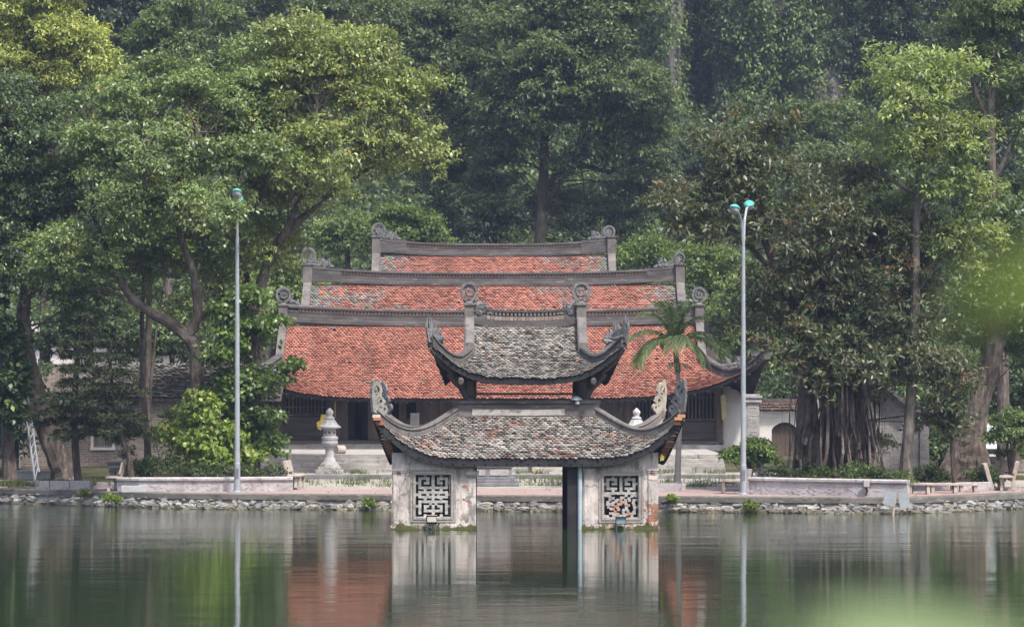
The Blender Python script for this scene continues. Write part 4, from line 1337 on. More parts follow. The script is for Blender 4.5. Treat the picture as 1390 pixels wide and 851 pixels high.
# street lamps
def street_lamp(px, d, py_top, heads, label, pyb=None):
    x = WX(px, d)
    z0 = gz_at(x, d)
    L = empty('street_lamp', (x, d, z0))
    tag(L, label, 'street lamp', 'street lamps along the lake edge')
    H = WZ(py_top, d) - z0
    b = MB(); b.lathe([(0.16, 0), (0.16, 0.03), (0.1, 0.05), (0.095, 0.9), (0.085, 0.92), (0.07, H * 0.5), (0.055, H - 1.35)], (0, 0, 0), 14)
    b.build('pole', M['metal'], L, smooth=False)
    b = MB(); b.box(-0.05, 0.05, -0.108, -0.07, 0.45, 0.75); b.build('access_door', M['stone_dark'], L)
    b = MB(); b.box(-0.17, 0.17, -0.17, 0.17, 0, 0.02)
    for a in range(4): b.lathe([(0.018, 0.02), (0.018, 0.06)], (0.13 * (1 if a % 2 else -1), 0.13 * (1 if a > 1 else -1), 0), 6)
    b.build('base_plate', M['metal'], L)
    for (dx, dy, dz) in heads:
        b = MB()
        b.tube([(dx * .0, 0, H - 1.4), (dx * .12, dy * .1, H - 1.0), (dx * .25, dy * .3, H - 0.55 + dz * .3), (dx * .6, dy * .62, H - 0.2 + dz * .8), (dx, dy, H - 0.1 + dz)], [0.045, 0.043, 0.04, 0.037, 0.034], 10)
        arm = b.build('arm', M['metal'], L)
        hv = Vector((dx * 0.45, dy, 0.12)).normalized()
        q = hv.to_track_quat('X', 'Z').to_matrix()
        c = Vector((dx, dy, H - 0.08 + dz)) + hv * 0.18
        b = MB(); V, Fc = [], []
        n1, n2 = 14, 8
        for i in range(n2 + 1):
            t = i / n2
            for k in range(n1):
                a = 2 * math.pi * k / n1
                zz = 0.13 * math.sin(t * math.pi / 2); rr_ = math.cos(t * math.pi / 2)
                V.append(c + q @ Vector((0.33 * rr_ * math.cos(a), 0.17 * rr_ * math.sin(a), zz)))
        for i in range(n2):
            for k in range(n1):
                Fc.append((i * n1 + k, i * n1 + (k + 1) % n1, (i + 1) * n1 + (k + 1) % n1, (i + 1) * n1 + k))
        b.add(V, Fc)
        hd = b.build('lamp_head', M['teal'], L, smooth=True)
        b = MB(); V = []
        for s_, zz in ((1.0, 0.0), (0.8, -0.1), (0.55, -0.15)):
            for k in range(14):
                a = 2 * math.pi * k / 14
                V.append(c + q @ Vector((0.3 * s_ * math.cos(a), 0.155 * s_ * math.sin(a), zz)))
        b.add(V, [(i * 14 + k, i * 14 + (k + 1) % 14, (i + 1) * 14 + (k + 1) % 14, (i + 1) * 14 + k) for i in range(2) for k in range(14)] + [tuple(range(28, 42))])
        b.build('diffuser', M['stone_pale'], hd)
    return L
street_lamp(322, 102.6, 263, [(0.03, -0.35, -0.02), (-0.05, 0.75, -0.1)], 'tall grey street lamp in front of the left planter, teal head half hidden by leaves')
street_lamp(1009, 100.2, 274, [(-0.27, -0.55, -0.22), (0.2, 0.6, 0.0)], 'tall grey street lamp with two teal heads, beside the banyan planter')

# stone lanterns
def make_lantern(label):
    L = empty('stone_lantern', (0, 0, 0))
    tag(L, label, 'stone lantern', 'carved stone lanterns before the front hall')
    b = MB(); b.box(-.5, .5, -.5, .5, 0, .14); b.box(-.42, .42, -.42, .42, .14, .24); b.lathe([(.4, .24), (.36, .34), (.27, .42)], n=8, rot0=R(22.5)); b.build('base', M['stone'], L, bevel=.012)
    b = MB(); b.lathe([(.24, .40), (.22, .46), (.17, .6), (.155, .8), (.17, .95), (.2, 1.0)], n=18); b.build('shaft', M['stone_pale'], L, smooth=False)
    b = MB(); b.lathe([(.2, .98), (.27, 1.02), (.31, 1.1), (.31, 1.17), (.26, 1.2), (.30, 1.23), (.315, 1.32), (.28, 1.36)], n=18); b.build('bowl', M['stone_pale'], L)
    b = MB(); b.lathe([(.245, 1.34), (.245, 1.66)], n=8, rot0=R(22.5)); fb = b.build('fire_box', M['stone_pale'], L)
    b = MB()
    for k in range(8):
        a = R(45 * k - 90); e = Vector((math.cos(a), math.sin(a), 0)); u = Vector((-e.y, e.x, 0)); c = e * .2275 + Vector((0, 0, 1.5))
        b.cbox(c, .012, .012, .012)
        for q in ((0, .028), (0, -.028), (.028, 0), (-.028, 0)):
            b.tube([c + u * q[0] + Vector((0, 0, q[1])) - e * .004, c + u * q[0] + Vector((0, 0, q[1])) + e * .006], .02, 8)
    b.build('vent_hole', M['black'], fb)  # raised black discs paint the dark of the holes
    b = MB(); b.lathe([(.2, 1.62), (.44, 1.67), (.45, 1.71), (.36, 1.76), (.27, 1.86), (.22, 1.95), (.17, 1.97)], n=8, rot0=R(22.5)); b.build('roof', M['stone_pale'], L)
    b = MB(); b.lathe([(.16, 1.96), (.19, 2.0), (.17, 2.06), (.1, 2.08), (.1, 2.12), (.145, 2.2), (.14, 2.27), (.06, 2.36), (.02, 2.4)], n=16); b.build('finial', M['stone_pale'], L, smooth=True)
    return L
ln = make_lantern('tall pale stone lantern standing on the verge left of the pavilion')
ln.location = (WX(447.5, 114.4), 114.4, .765)
l2 = copy_tree(ln); l2['label'] = 'stone lantern mostly hidden, its pale knob showing above the right pavilion eave'
l2.location = (WX(864, 114.6), 114.6, .765)
for c_ in (ln, l2): c_.scale = (0.94, 0.94, 0.94)
# stone altar block seen through the pavilion
al = empty('stone_altar', (WX(662, 107.4), 107.4, gz_at(0, 107.4)))
tag(al, 'heavy dark grey stone altar seen through the open bay of the pavilion', 'altar')
al.scale = (1, 1, .96)
b = MB()
for w, z0, z1 in ((1.02, 0, .12), (.96, .12, .22), (.88, .22, .3), (.78, .3, .62), (.84, .62, .68), (.74, .68, 1.2), (.8, 1.2, 1.3)):
    b.box(-w, w, -w * .8, w * .8, z0, z1)
b.build('pedestal', M['stone_dark'], al, bevel=.015)
b = MB()
for sx in (-.37, .37): b.box(sx - .3, sx + .3, -.645, -.626, .36, .56); b.box(sx - .28, sx + .28, -.61, -.593, .76, 1.12)
b.build('carved_panel', M['stone'], al)
# fragments and a round stone drum at the steps
b = MB()
b.tube([Vector((WX(456, 117.4), 117.4, 1.53)), Vector((WX(467, 117.6), 117.6, 1.53))], [.16, .15], 12)
tag(b.build('stone_drum', M['bench']), 'brownish round stone drum lying on the steps right of the tall lantern', 'stone')

# benches ---------------------------------------------------------
def make_bench():
    B = empty('bench', (0, 0, 0))
    b = MB(); b.box(-.75, .75, -.02, .42, .4, .47); b.build('seat', M['bench'], B, bevel=.015)
    b = MB(); rot = Matrix.Rotation(R(-14), 3, 'X'); b.cbox((0, .47, .72), 1.5, .07, .38, rot=rot); b.build('backrest', M['bench'], B, bevel=.015)
    for sx in (-.55, .55):
        b = MB()
        b.plate([(.0, 0), (.1, 0), (.08, .2), (.13, .4), (-.02, .4), (.02, .2)], (sx, 0, 0), Vector((0, 1, 0)), Vector((0, 0, 1)), .11)
        b.build('front_leg', M['bench'], B, bevel=.01)
        b = MB()
        b.plate([(.36, 0), (.5, 0), (.44, .3), (.52, .6), (.6, .88), (.52, .9), (.42, .6), (.33, .38)], (sx, 0, 0), Vector((0, 1, 0)), Vector((0, 0, 1)), .11)
        b.build('rear_leg', M['bench'], B, bevel=.01)
    return B
bench0 = make_bench()
def place_bench(B, px, d, rz, label):
    B.location = (WX(px, d), d, gz_at(WX(px, d), d) + .004); B.rotation_euler = (0, 0, R(rz))
    tag(B, label, 'bench', 'stone benches along the promenade')
place_bench(bench0, 411, 105.0, 86, 'stone bench seen side-on at the right end of the left planter')
for px, d, rz, lb in ((150, 104.6, -94, 'brown stone bench seen side-on behind the small white planter'),
                      (1358, 104.3, -100, 'stone bench facing the leaning slab, right of the big leaning tree')):
    B = copy_tree(bench0); place_bench(B, px, d, rz, lb)
B = copy_tree(bench0); place_bench(B, 1386, 106.5, 182, 'wide brown bench seen from behind at the right edge'); B.scale = (1.25, 1, 1)
def stool(px, d, label, w=.5, h=.4):
    x = WX(px, d)
    S_ = empty('stone_stool', (x, d, gz_at(x, d) + .004)); tag(S_, label, 'stone seat', 'backless stone seats by the water')
    b = MB(); b.box(-w, w, -.2, .2, h - .07, h); b.build('seat', M['bench'], S_, bevel=.012)
    for sx in (-1, 1):
        b = MB(); b.box(sx * w * .72 - .05, sx * w * .72 + .05, -.16, .16, 0, h - .072); b.build('leg', M['bench'], S_, bevel=.01)
stool(995, 101.2, 'backless stone seat just left of the right street lamp', .42, .42)
stool(1247, 100.6, 'backless stone seat at the right end of the banyan planter', .38, .34)
stool(1281, 101.6, 'dark backless stone seat in front of the kerb blocks, under the slim sapling', .48, .3)
stool(1314, 102.6, 'backless stone seat beside the foot of the big leaning tree', .3, .26)
# planters ---------------------------------------------------------
def planter(name, pts, h, label, w=.28, soil_depth=4.0, relief=True):
    """low wall following pts [(px, d)], moulded rim, relief panels"""
    P = [Vector((WX(px, d), d, gz_at(WX(px, d), d))) for px, d in pts]
    o = empty(name, P[0]); tag(o, label, 'planter')
    L = [p - P[0] for p in P]
    b = MB(); b.sweep(L, [(w / 2, -.1), (w / 2, h - .07), (-w / 2, h - .07), (-w / 2, -.1)]); b.build('wall', M['planter'], o)
    b = MB(); b.sweep(L, [(w / 2 + .02, h - .115), (w / 2 + .06, h - .07), (w / 2 + .06, h - .01), (w / 2 + .02, h + .02), (-w / 2 - .05, h + .02), (-w / 2 - .05, h - .069), (-w / 2, h - .115)]); b.build('rim', M['planter'], o)
    if relief:
        b = MB()
        tot = sum((L[i + 1] - L[i]).length for i in range(len(L) - 1))
        for i in range(len(L) - 1):
            seg = L[i + 1] - L[i]; t = seg.normalized(); nrm = Vector((t.y, -t.x, 0)).normalized()
            if nrm.y > 0: nrm = -nrm
            n = int(seg.length / .16); 
            for k in range(n):
                if rng.random() < .08: continue
                c = L[i] + t * ((k + .5) * seg.length / n) + nrm * (w / 2 + .004)
                zz = (h - .12) * (.5 + .16 * math.sin(k * 1.9)) 
                ang = rng.uniform(-1.3, 1.3)
                for q in (-.1, .06):
                    d_ = t * math.cos(ang) + Vector((0, 0, 1)) * math.sin(ang)
                    c2 = c + Vector((0, 0, zz + q))
                    c2 = c2 + Vector((0, 0, rng.uniform(-.04, .04))); b.tube([c2 - d_ * .06, c2 + d_ * .02 + t * .02, c2 + d_ * .07], [.006, .013, .004], 5)
        b.build('relief_panel', M['planter'], o)
    return o
planter('planter_wall', [(163, 104.0), (190, 103.6), (300, 103.3), (397, 103.6)], .43, 'long carved planter wall behind the left street lamp')
planter('planter_wall', [(1019, 100.6), (1090, 99.7), (1160, 98.9), (1233, 98.3)], .5, 'long carved planter wall holding the banyan roots')
def small_planter(px, d, w, h, dep, label, mat='stone_pale'):
    x = WX(px, d)
    o = empty('planter_box', (x, d, gz_at(x, d) + .004)); tag(o, label, 'planter')
    b = MB(); t = .07
    b.box(-w, w, 0, t, 0, h); b.box(-w, w, dep - t, dep, 0, h); b.box(-w, -w + t, t, dep - t, 0, h); b.box(w - t, w, t, dep - t, 0, h)
    b.build('side', M[mat], o, bevel=.01)
    b = MB(); b.box(-w + t + .002, w - t - .002, t + .002, dep - t - .002, 0, h - .05); b.build('soil', mg.mat, o)
small_planter(181, 103.2, .38, .2, .8, 'small white planter box at the foot of the bent sapling')
small_planter(174 - 8, 103.25, .05, .2, .3, 'narrow white stone post beside the small white planter box')
small_planter(908, 103.0, .52, .21, 1.6, 'low pale kerb planter around the foot of the palm', 'planter')
# kerb blocks
def kerb_run(pts, label, group, h=.2):
    for i in range(len(pts) - 1):
        (pa, da), (pb, db) = pts[i], pts[i + 1]
        A = Vector((WX(pa, da), da, 0)); B_ = Vector((WX(pb, db), db, 0))
        n = max(1, int((B_ - A).length / .75))
        for k in range(n):
            c = A.lerp(B_, (k + .5) / n); ln_ = (B_ - A).length / n - .03
            ang = math.atan2(B_.y - A.y, B_.x - A.x)
            b = MB(); hh_ = h * rng.uniform(.9, 1.1); b.box(-ln_ / 2, ln_ / 2, -.09, .09, 0, hh_)
            o = b.build('kerb_block', M['planter'], bevel=.012)
            o.location = (c.x, c.y, gz_at(c.x, c.y)); o.rotation_euler = (0, 0, ang + rng.uniform(-.02, .02))
            tag(o, label, 'kerb', group)
kerb_run([(-40, 109.5), (40, 107.6)], 'pale kerb block edging the grass at the far left', 'kerb blocks at the far left', .22)
kerb_run([(42, 106.5), (124, 105.4)], 'pale kerb block in the short run below the conifers', 'kerb blocks below the conifers', .28)
kerb_run([(126, 107), (165, 106.5)], 'low kerb block between the conifers and the brown bench', 'kerb blocks by the brown bench', .2)
kerb_run([(1236, 104.0), (1290, 103.6), (1345, 104.3)], 'kerb block around the foot of the big leaning tree', 'kerb blocks under the leaning tree', .24)
# stone trough on legs, low white wall at the left, leaning slab
tr = empty('stone_trough', (WX(172, 112), 112, gz_at(WX(172, 112), 112)))
tag(tr, 'blue-grey stone trough on carved legs in front of the brick house window', 'trough')
b = MB(); b.box(-.62, .62, -.3, .3, .45, .62); b.box(-.68, .68, -.36, .36, .62, .68); b.box(-.55, .55, -.25, .25, .36, .45); b.build('basin', M['stone_dark'], tr, bevel=.015)
for sx in (-.48, .48):
    b = MB(); b.plate([(-.08, 0), (.1, 0), (.06, .15), (.12, .3), (.1, .4), (-.12, .4), (-.05, .2)], (sx, 0, 0), Vector((1, 0, 0)), Vector((0, 0, 1)), .4); b.build('leg', M['stone_dark'], tr, bevel=.01)
b = MB(); b.box(0, 1.75, 0, .3, 0, .42); b.box(-.03, 1.78, -.03, .33, .42, .5)
o = b.build('low_wall', M['planter'], bevel=.02); o.location = (WX(22, 111), 111, gz_at(WX(22, 111), 111) - .05); tag(o, 'short white low wall left of the big leaning trunk on the left', 'wall')
b = MB(); b.cbox((0, 0, .4), .13, .5, .9, rot=Matrix.Rotation(R(-16), 3, 'Y')); 
o = b.build('stone_slab', M['bench'], bevel=.015); o.location = (WX(1341, 104.6), 104.6, gz_at(WX(1341, 104.6), 104.6)); tag(o, 'leaning stone slab next to the bench right of the big tree', 'stone slab')
b = MB(); b.box(-.12, .12, -.12, .12, 0, .85, None, .015); b.box(-.14, .14, -.14, .14, .78, .9); b.box(-.04, .04, -.123, -.1205, .6, .7)
o = b.build('stone_post', M['planter'], bevel=.012); o.location = (WX(1033, 106), 106, gz_at(WX(1033, 106), 106)); tag(o, 'short square stone post between the round bush and the banyan', 'post')
b = MB(); b.lathe([(.05, 0), (.1, .25), (.17, .5), (.18, .54), (.15, .55)], n=12)
o = b.build('stone_urn', M['planter']); o.location = (WX(1014, 102.2), 102.2, gz_at(WX(1014, 102.2), 102.2)); o.scale = (1, 1, 1.3); tag(o, 'small stone urn right behind the right street lamp', 'urn')
# meter box on the planter
mbx = empty('meter_box', (WX(1175, 98.6), 98.45, BANK_Z + .02)); tag(mbx, 'grey meter box fixed to the banyan planter wall', 'meter box')
b = MB(); b.box(-.09, .09, -.09, .09, .28, .5); b.build('box', M['stone'], mbx, bevel=.01)
b = MB(); b.box(-.08, .08, -.098, -.0905, .3, .48); b.build('cover', M['planter'], mbx)
b = MB(); b.tube([(0, 0, .285), (.03, 0, .15), (-.02, -.02, .03)], .03, 8); b.build('conduit', M['rubber'], mbx)
# twin boards on a stake in the water
sg = empty('sign_boards', (WX(1213, 96.6), 96.6, -.3)); tag(sg, 'two blank grey boards nailed crookedly to a stake in the water', 'sign')
b = MB(); b.tube([(-.05, 0, 0), (.0, 0, .45), (.07, 0, .92)], [.04, .035, .03], 8); b.build('stake', M['bench'], sg)
for cx_, cz_, ang, w, h in ((-.12, .78, -14, .33, .4), (.3, .72, 10, .3, .44)):
    b = MB(); b.cbox((cx_, -.05, cz_), w, .018, h, rot=Matrix.Rotation(R(-ang), 3, 'Y')); b.build('board', M['metal'], sg)
# ladder at the left tree
ld = empty('ladder', (WX(50, 109), 109, gz_at(WX(50, 109), 109))); tag(ld, 'aluminium ladder leaning left against the ivy covered tree', 'ladder')
A0, A1 = Vector((0, -.25, 0)), Vector((.03, .25, .45)); top = Vector((-.55, .9, 3.6))
r0 = [A0, A0.lerp(A0 + Vector((-.55, .6, 3.4)), 1)]; r1 = [A1, A1 + Vector((-.52, .6, 2.95))]
b = MB(); b.tube(r0, .04, 6); b.build('rail', M['metal'], ld); b = MB(); b.tube(r1, .04, 6); b.build('rail', M['metal'], ld)
b = MB()
for k in range(10):
    t = .06 + k * .095; b.tube([r0[0].lerp(r0[1], t), r1[0].lerp(r1[1], t)], .018, 6)
b.build('rungs', M['metal'], ld)

M['shutter'] = stain_mat('weathered_grey_boards', (.11, .095, .088), (.18, .16, .15), None, 3, .85, .5, 18, (1, 1, .3))
# ------------------------------------------------------------------ buildings at the sides
HD = 122.0
hs = empty('brick_house', (WX(130, HD), HD, .62)); tag(hs, 'old pinkish brick house with a shuttered window behind the left trees', 'house')
hx = lambda px: WX(px, HD) - hs.location.x
hz = lambda py: WZ(py, HD) - .62
b = MB()
x0, x1, wa, wb, w0, w1, zt = hx(-120), hx(288), hx(127), hx(152), hz(607), hz(583), hz(541)
b.box(x0, wa, 0, .3, -.3, zt); b.box(wb, x1, 0, .3, -.3, zt); b.box(wa, wb, 0, .3, -.3, w0); b.box(wa, wb, 0, .3, w1, zt)
b.box(x0, x0 + .3, .301, 5, -.3, zt); b.box(x1 - .3, x1, .301, 5, -.3, zt)
b.add([(hx(-60), .02, zt), (hx(140), .02, zt), (hx(90), .02, zt + 1.25), (hx(40), .02, zt + .9), (hx(-60), .28, zt), (hx(140), .28, zt), (hx(90), .28, zt + 1.25), (hx(40), .28, zt + .9)],
      [(0, 1, 2, 3), (7, 6, 5, 4), (1, 5, 6, 2), (2, 6, 7, 3), (3, 7, 4, 0)])
b.build('wall', M['brick_pink'], hs)
b = MB(); b.box(wa - .12, wb + .12, -.06, .1, w0 - .1, w0 - .002); b.box(wa - .1, wa - .001, -.03, -.002, w0, w1); b.box(wb + .001, wb + .1, -.03, -.002, w0, w1); b.box(wa - .1, wb + .1, -.035, -.002, w1 + .002, w1 + .09)
wf = b.build('window_frame', M['whitewash'], hs)
b = MB(); n = 7
for i in range(n):
    xa = lerp(wa, wb, i / n); b.box(xa + .004, xa + (wb - wa) / n - .004, .08, .12, w0, w1)
b.box(wa, wb, .125, .15, w0 + .08, w0 + .15)
b.build('shutter', M['shutter'], wf)
hrf = Roof(hx(288) + 1, 3.2, hx(288) + 1, 0, .999, zt + 1.3, zt + .02)
b = hrf.tiles(.2, .17, lambda s_, x, t, rg: tuple(v * rg.uniform(.5, .65) for v in rg.choice(GREY[:2] + [(.12, .125, .07)])), rng, sides=[(0, 0), (1, 0)], jit=1.2, th=.06)
o = b.build('roof', M['tile'], hs); o.location = (hx(150) + 1.0, 2.9, 0)
hrf2 = hrf.deck(.1, -.04); o2 = hrf2.build('roof_deck', M['wood'], o)
b = MB(); b.box(hx(-120), hx(60), -1.2, -.9, -.25, .12); b.box(hx(20), hx(30), -.5, -.2, -.2, 2.3); b.build('plinth', M['planter'], hs)
# grey rendered house further behind
h2 = empty('grey_house', (WX(190, 134), 134, 1.2)); tag(h2, 'plain grey rendered house glimpsed above the brick house roof', 'house')
b = MB(); b.box(-2.6, 1.9, 0, 4, 0, WZ(478, 134) - 1.2); b.build('wall', M['whitewash'], h2)
b = MB(); b.box(-2.8, 2.1, -.25, 4.2, WZ(478, 134) - 1.198, WZ(473, 134) - 1.2); b.build('roof_slab', M['stone_dark'], h2)
b = MB(); b.box(.6, 1.5, -.03, -.002, 2.1, 3.1); b.build('window', M['glass_dark'], h2)
h3 = empty('roofed_shed', (WX(85, 136), 136, 1.2)); tag(h3, 'shed with an orange boarded gable glimpsed between the left trunks', 'shed')
b = MB(); b.box(-1.4, 1.0, 0, 3, 0, WZ(452, 136) - 1.2); b.build('wall', M['whitewash'], h3)
b = MB()
for i in range(7): b.box(-.25 + i * .13, -.25 + i * .13 + .11, -.04, -.002, WZ(478, 136) - 1.2, WZ(455, 136) - 1.2)
b.build('boarding', M['brick_red'], h3)
b = MB(); b.add([(-1.7, -.5, WZ(450, 136) - 1.2), (1.3, -.5, WZ(450, 136) - 1.2), (1.3, 3.4, WZ(440, 136) - 1.0), (-1.7, 3.4, WZ(440, 136) - 1.0)], [(0, 1, 2, 3)]); b.add([(-1.7, -.5, WZ(450, 136) - 1.3), (1.3, -.5, WZ(450, 136) - 1.3), (1.3, -.5, WZ(450, 136) - 1.202), (-1.7, -.5, WZ(450, 136) - 1.202)], [(0, 1, 2, 3)])
b.build('roof', M['stone'], h3)
# grey brick shrine on the right
SD = 113.0
sh = empty('brick_shrine', (WX(1170, SD), SD, .55)); tag(sh, 'sooty grey brick shrine with a stepped gable behind the banyan roots', 'shrine')
sx_ = lambda px: WX(px, SD) - sh.location.x
sz_ = lambda py: WZ(py, SD) - .55
b = MB()
prof = [(1100, 648), (1232, 648), (1232, 551), (1206, 528), (1168, 505), (1130, 528), (1100, 551)]
V = [(sx_(p), 0, sz_(q)) for p, q in prof] + [(sx_(p), .35, sz_(q)) for p, q in prof]
n = len(prof)
b.add(V, [tuple(range(n)), tuple(range(2 * n - 1, n - 1, -1))] + [(k, k + n, (k + 1) % n + n, (k + 1) % n) for k in range(n)])
b.box(sx_(1232), sx_(1249), .05, .3, -.3, sz_(557))
b.box(sx_(1225), sx_(1232) - .35, .351, 5, -.3, sz_(551)) ; b.box(sx_(1100), sx_(1100) + .35, .351, 5, -.3, sz_(551))
b.build('wall', M['brick_grey'], sh)
b = MB()
for i in range(2, 5):
    (p, q), (p2, q2) = prof[i], prof[i + 1]
    b.sweep([(sx_(p), -.02, sz_(q)), (sx_(p2), -.02, sz_(q2))], [(.08, -.09), (.08, .05), (-.42, .05), (-.42, -.09)])
b.build('gable_coping', M['mortar'], sh)
b = MB(); b.box(sx_(1249), sx_(1261), -.05, .35, -.3, sz_(573)); b.build('end_pillar', M['brick_grey'], sh)
b = MB()
for e, q0, q1 in ((.04, 574, 571), (.1, 571, 567), (.06, 567, 560), (.12, 560, 556), (.02, 556, 550)):
    b.box(sx_(1249) - e, sx_(1261) + e, -.05 - e, .35 + e, sz_(q0) + .001, sz_(q1))
b.build('capital', M['stone'], sh)
crf = Roof(3.1, 1.75, 3.1, 0, .999, sz_(507) + .1, sz_(548))
b = crf.tiles(.17, .16, red_col(.25), rng, sides=[(0, 0), (1, 0)], th=.05); o = b.build('roof', M['tile'], sh); o.rotation_euler = (0, 0, R(90)); o.location = (sx_(1168), 3.5, 0)
# truck behind the leaning tree
tk = empty('white_truck', (WX(1346, 117), 117, .62), R(8)); tag(tk, 'white light truck parked behind the big leaning tree on the right', 'truck')
b = MB()
prof = [(-.1, .35), (1.9, .35), (1.9, .75), (1.75, 1.02), (1.6, 1.1), (1.25, 1.78), (-.1, 1.82)]
b = MB()
V = [(-.85, -q + 1.9, z) for q, z in prof] + [(.85, -q + 1.9, z) for q, z in prof]
n = len(prof)
b.add(V, [tuple(range(n)), tuple(range(2 * n - 1, n - 1, -1))] + [(k, k + n, (k + 1) % n + n, (k + 1) % n) for k in range(n)])
b.build('cab', M['white_paint'], tk, bevel=.04)
b = MB(); b.add([(-.74, .285, 1.15), (.74, .285, 1.15), (.68, .6, 1.7), (-.68, .6, 1.7)], [(0, 1, 2, 3)]); b.build('windscreen', M['glass_blue'], tk)
b = MB(); b.box(-.8, .8, -.06, .0, .42, .68); b.box(-.5, .5, -.012, -.002 + .08, .76, .95); b.build('bumper', M['rubber'], tk, bevel=.02)
for sx in (-1, 1):
    b = MB(); b.box(sx * .66 - .12, sx * .66 + .12, -.02, .1, .72, .92); b.build('headlight', M['stone_pale'], tk, bevel=.02)
    for yy in (.75, 3.4):
        b = MB(); b.tube([(sx * .7, yy, .32), (sx * .88, yy, .32)], .32, 18); w_ = b.build('wheel', M['rubber'], tk)
        b = MB(); b.tube([(sx * .8, yy, .32), (sx * .89, yy, .32)], .18, 14); b.build('rim', M['metal'], w_)
    b = MB(); b.tube([(sx * .88, .55, 1.2), (sx * 1.0, .5, 1.3)], .015, 6); b.cbox((sx * 1.02, .48, 1.35), .12, .04, .22); b.build('mirror', M['rubber'], tk)
b = MB(); b.box(-.9, .9, 2.05, 4.6, .55, .62); b.box(-.9, -.86, 2.05, 4.6, .621, 1.1); b.box(.86, .9, 2.05, 4.6, .621, 1.1); b.box(-.9, .9, 4.56, 4.6, .621, 1.1); b.build('cargo_bed', M['metal'], tk)
b = MB(); b.plate([(-.2, 0), (.25, -.12), (.1, .16)], (-.1, 1.0, 1.88), Vector((1, 0, 0)), Vector((0, 0, 1)), .3); b.build('roof_load', M['red'], tk)
# ================================================================== VEGETATION
def quads_mesh(name, V, cols, mat, parent=None, per=4):
    """V (n*per,3) leaf corners, cols (n,3)"""
    n = len(V) // per
    me = bpy.data.meshes.new(name)
    me.vertices.add(len(V)); me.vertices.foreach_set("co", V.astype(np.float32).ravel())
    me.loops.add(len(V)); me.loops.foreach_set("vertex_index", np.arange(len(V), dtype=np.int32))
    me.polygons.add(n)
    me.polygons.foreach_set("loop_start", np.arange(0, n * per, per, dtype=np.int32))
    at = me.attributes.new("col", 'FLOAT_COLOR', 'FACE')
    c4 = np.ones((n, 4), dtype=np.float32); c4[:, :3] = cols
    at.data.foreach_set("color", c4.ravel())
    me.update(calc_edges=True)
    return link_mesh(name, me, mat, parent)
def unit(a): return a / np.maximum(np.linalg.norm(a, axis=1, keepdims=True), 1e-9)
def leaves(P, out, L, Wd, g, droop=.45, rnd=.75, upn=.8):
    """kite-shaped leaves at P, growing along out; returns corners"""
    n = len(P)
    d = unit(out * .7 + g.normal(size=(n, 3)) * rnd + np.array([0, 0, -droop]))
    nn = np.array([0, 0, upn]) + g.normal(size=(n, 3)) * .55 + out * .45
    s = unit(np.cross(d, nn)); up = np.cross(s, d)
    l = L * g.uniform(.65, 1.25, (n, 1)); w = Wd * g.uniform(.7, 1.25, (n, 1))
    a = P; c = P + d * l - up * l * .12
    m = P + d * l * .48 + up * l * .05
    V = np.empty((n, 4, 3)); V[:, 0] = a; V[:, 1] = m + s * w / 2; V[:, 2] = c; V[:, 3] = m - s * w / 2
    return V.reshape(-1, 3)
def palette(n, base, g, var=.22, tips=None, ptip=.0):
    base = np.array(base)
    if base.ndim == 1: base = base[None]
    c = base[g.integers(0, len(base), n)] * (1 + g.normal(size=(n, 1)) * var).clip(.45, 1.7)
    if tips is not None and ptip > 0:
        k = g.random(n) < ptip
        c[k] = np.array(tips)[g.integers(0, len(tips), k.sum())]
    return c.clip(.004, .9)
def crown_points(lobes, d0, g, dens=.9, R_b=.75, nc=9, nl=14, r_c=.3, origin=(0, 0, 0)):
    dens *= .74; nc = int(nc * 1.75); nl = int(nl * 1.25)
    """boughs on the shell of each lobe, clumps in boughs, leaves on clumps"""
    Bs, Cs = [], []
    for lb in lobes:
        px, py, rpx, rpy = lb[:4]
        dd = lb[4] if len(lb) > 4 else 0.0
        d = d0 + dd
        c = np.array(W(px, py, d)); rx, rz = rpx * d / F_PX, rpy * d / F_PX
        ry = lb[5] if len(lb) > 5 else (rx + rz) / 2
        area = 4 * math.pi * (rx * rz + rx * ry + ry * rz) / 3
        nb = max(3, int(area * dens))
        u = unit(g.normal(size=(nb, 3)))
        u[:, 2] = np.where((u[:, 2] < -.35) & (g.random(nb) < .7), -u[:, 2], u[:, 2])
        u[:, 1] = np.where((u[:, 1] > .2) & (g.random(nb) < .35), -u[:, 1], u[:, 1])
        fr = g.uniform(.5, 1.02, (nb, 1)) ** .6
        Bs.append(c + u * fr * np.array([rx, ry, rz])); Cs.append(np.repeat(c[None], nb, 0))
    B = np.concatenate(Bs); C = np.concatenate(Cs)
    nb = len(B)
    bo = unit(B - C + g.normal(size=B.shape) * .15)
    size = 1.22 * R_b * g.uniform(.6, 1.35, (nb, 1))
    kc = np.repeat(np.arange(nb), nc)
    dm = unit(g.normal(size=(nb * nc, 3))); dm[:, 2] = np.where((dm[:, 2] < -.15) & (g.random(nb * nc) < .8), -dm[:, 2], dm[:, 2])
    off = dm * np.array([1.0, 1.0, .8]) * size[kc] * g.uniform(.55, 1.05, (nb * nc, 1)) - np.array([0, 0, .2]) * size[kc]
    K = B[kc] + off
    kl = np.repeat(np.arange(len(K)), nl)
    ld = unit(g.normal(size=(len(kl), 3))); ld[:, 2] = np.abs(ld[:, 2]) * .8 - .12
    P = K[kl] + ld * r_c * g.uniform(.3, 1.0, (len(kl), 1))
    out = unit(ld * .8 + bo[kc][kl] * .5)
    return P, out, kc[kl], B, kl
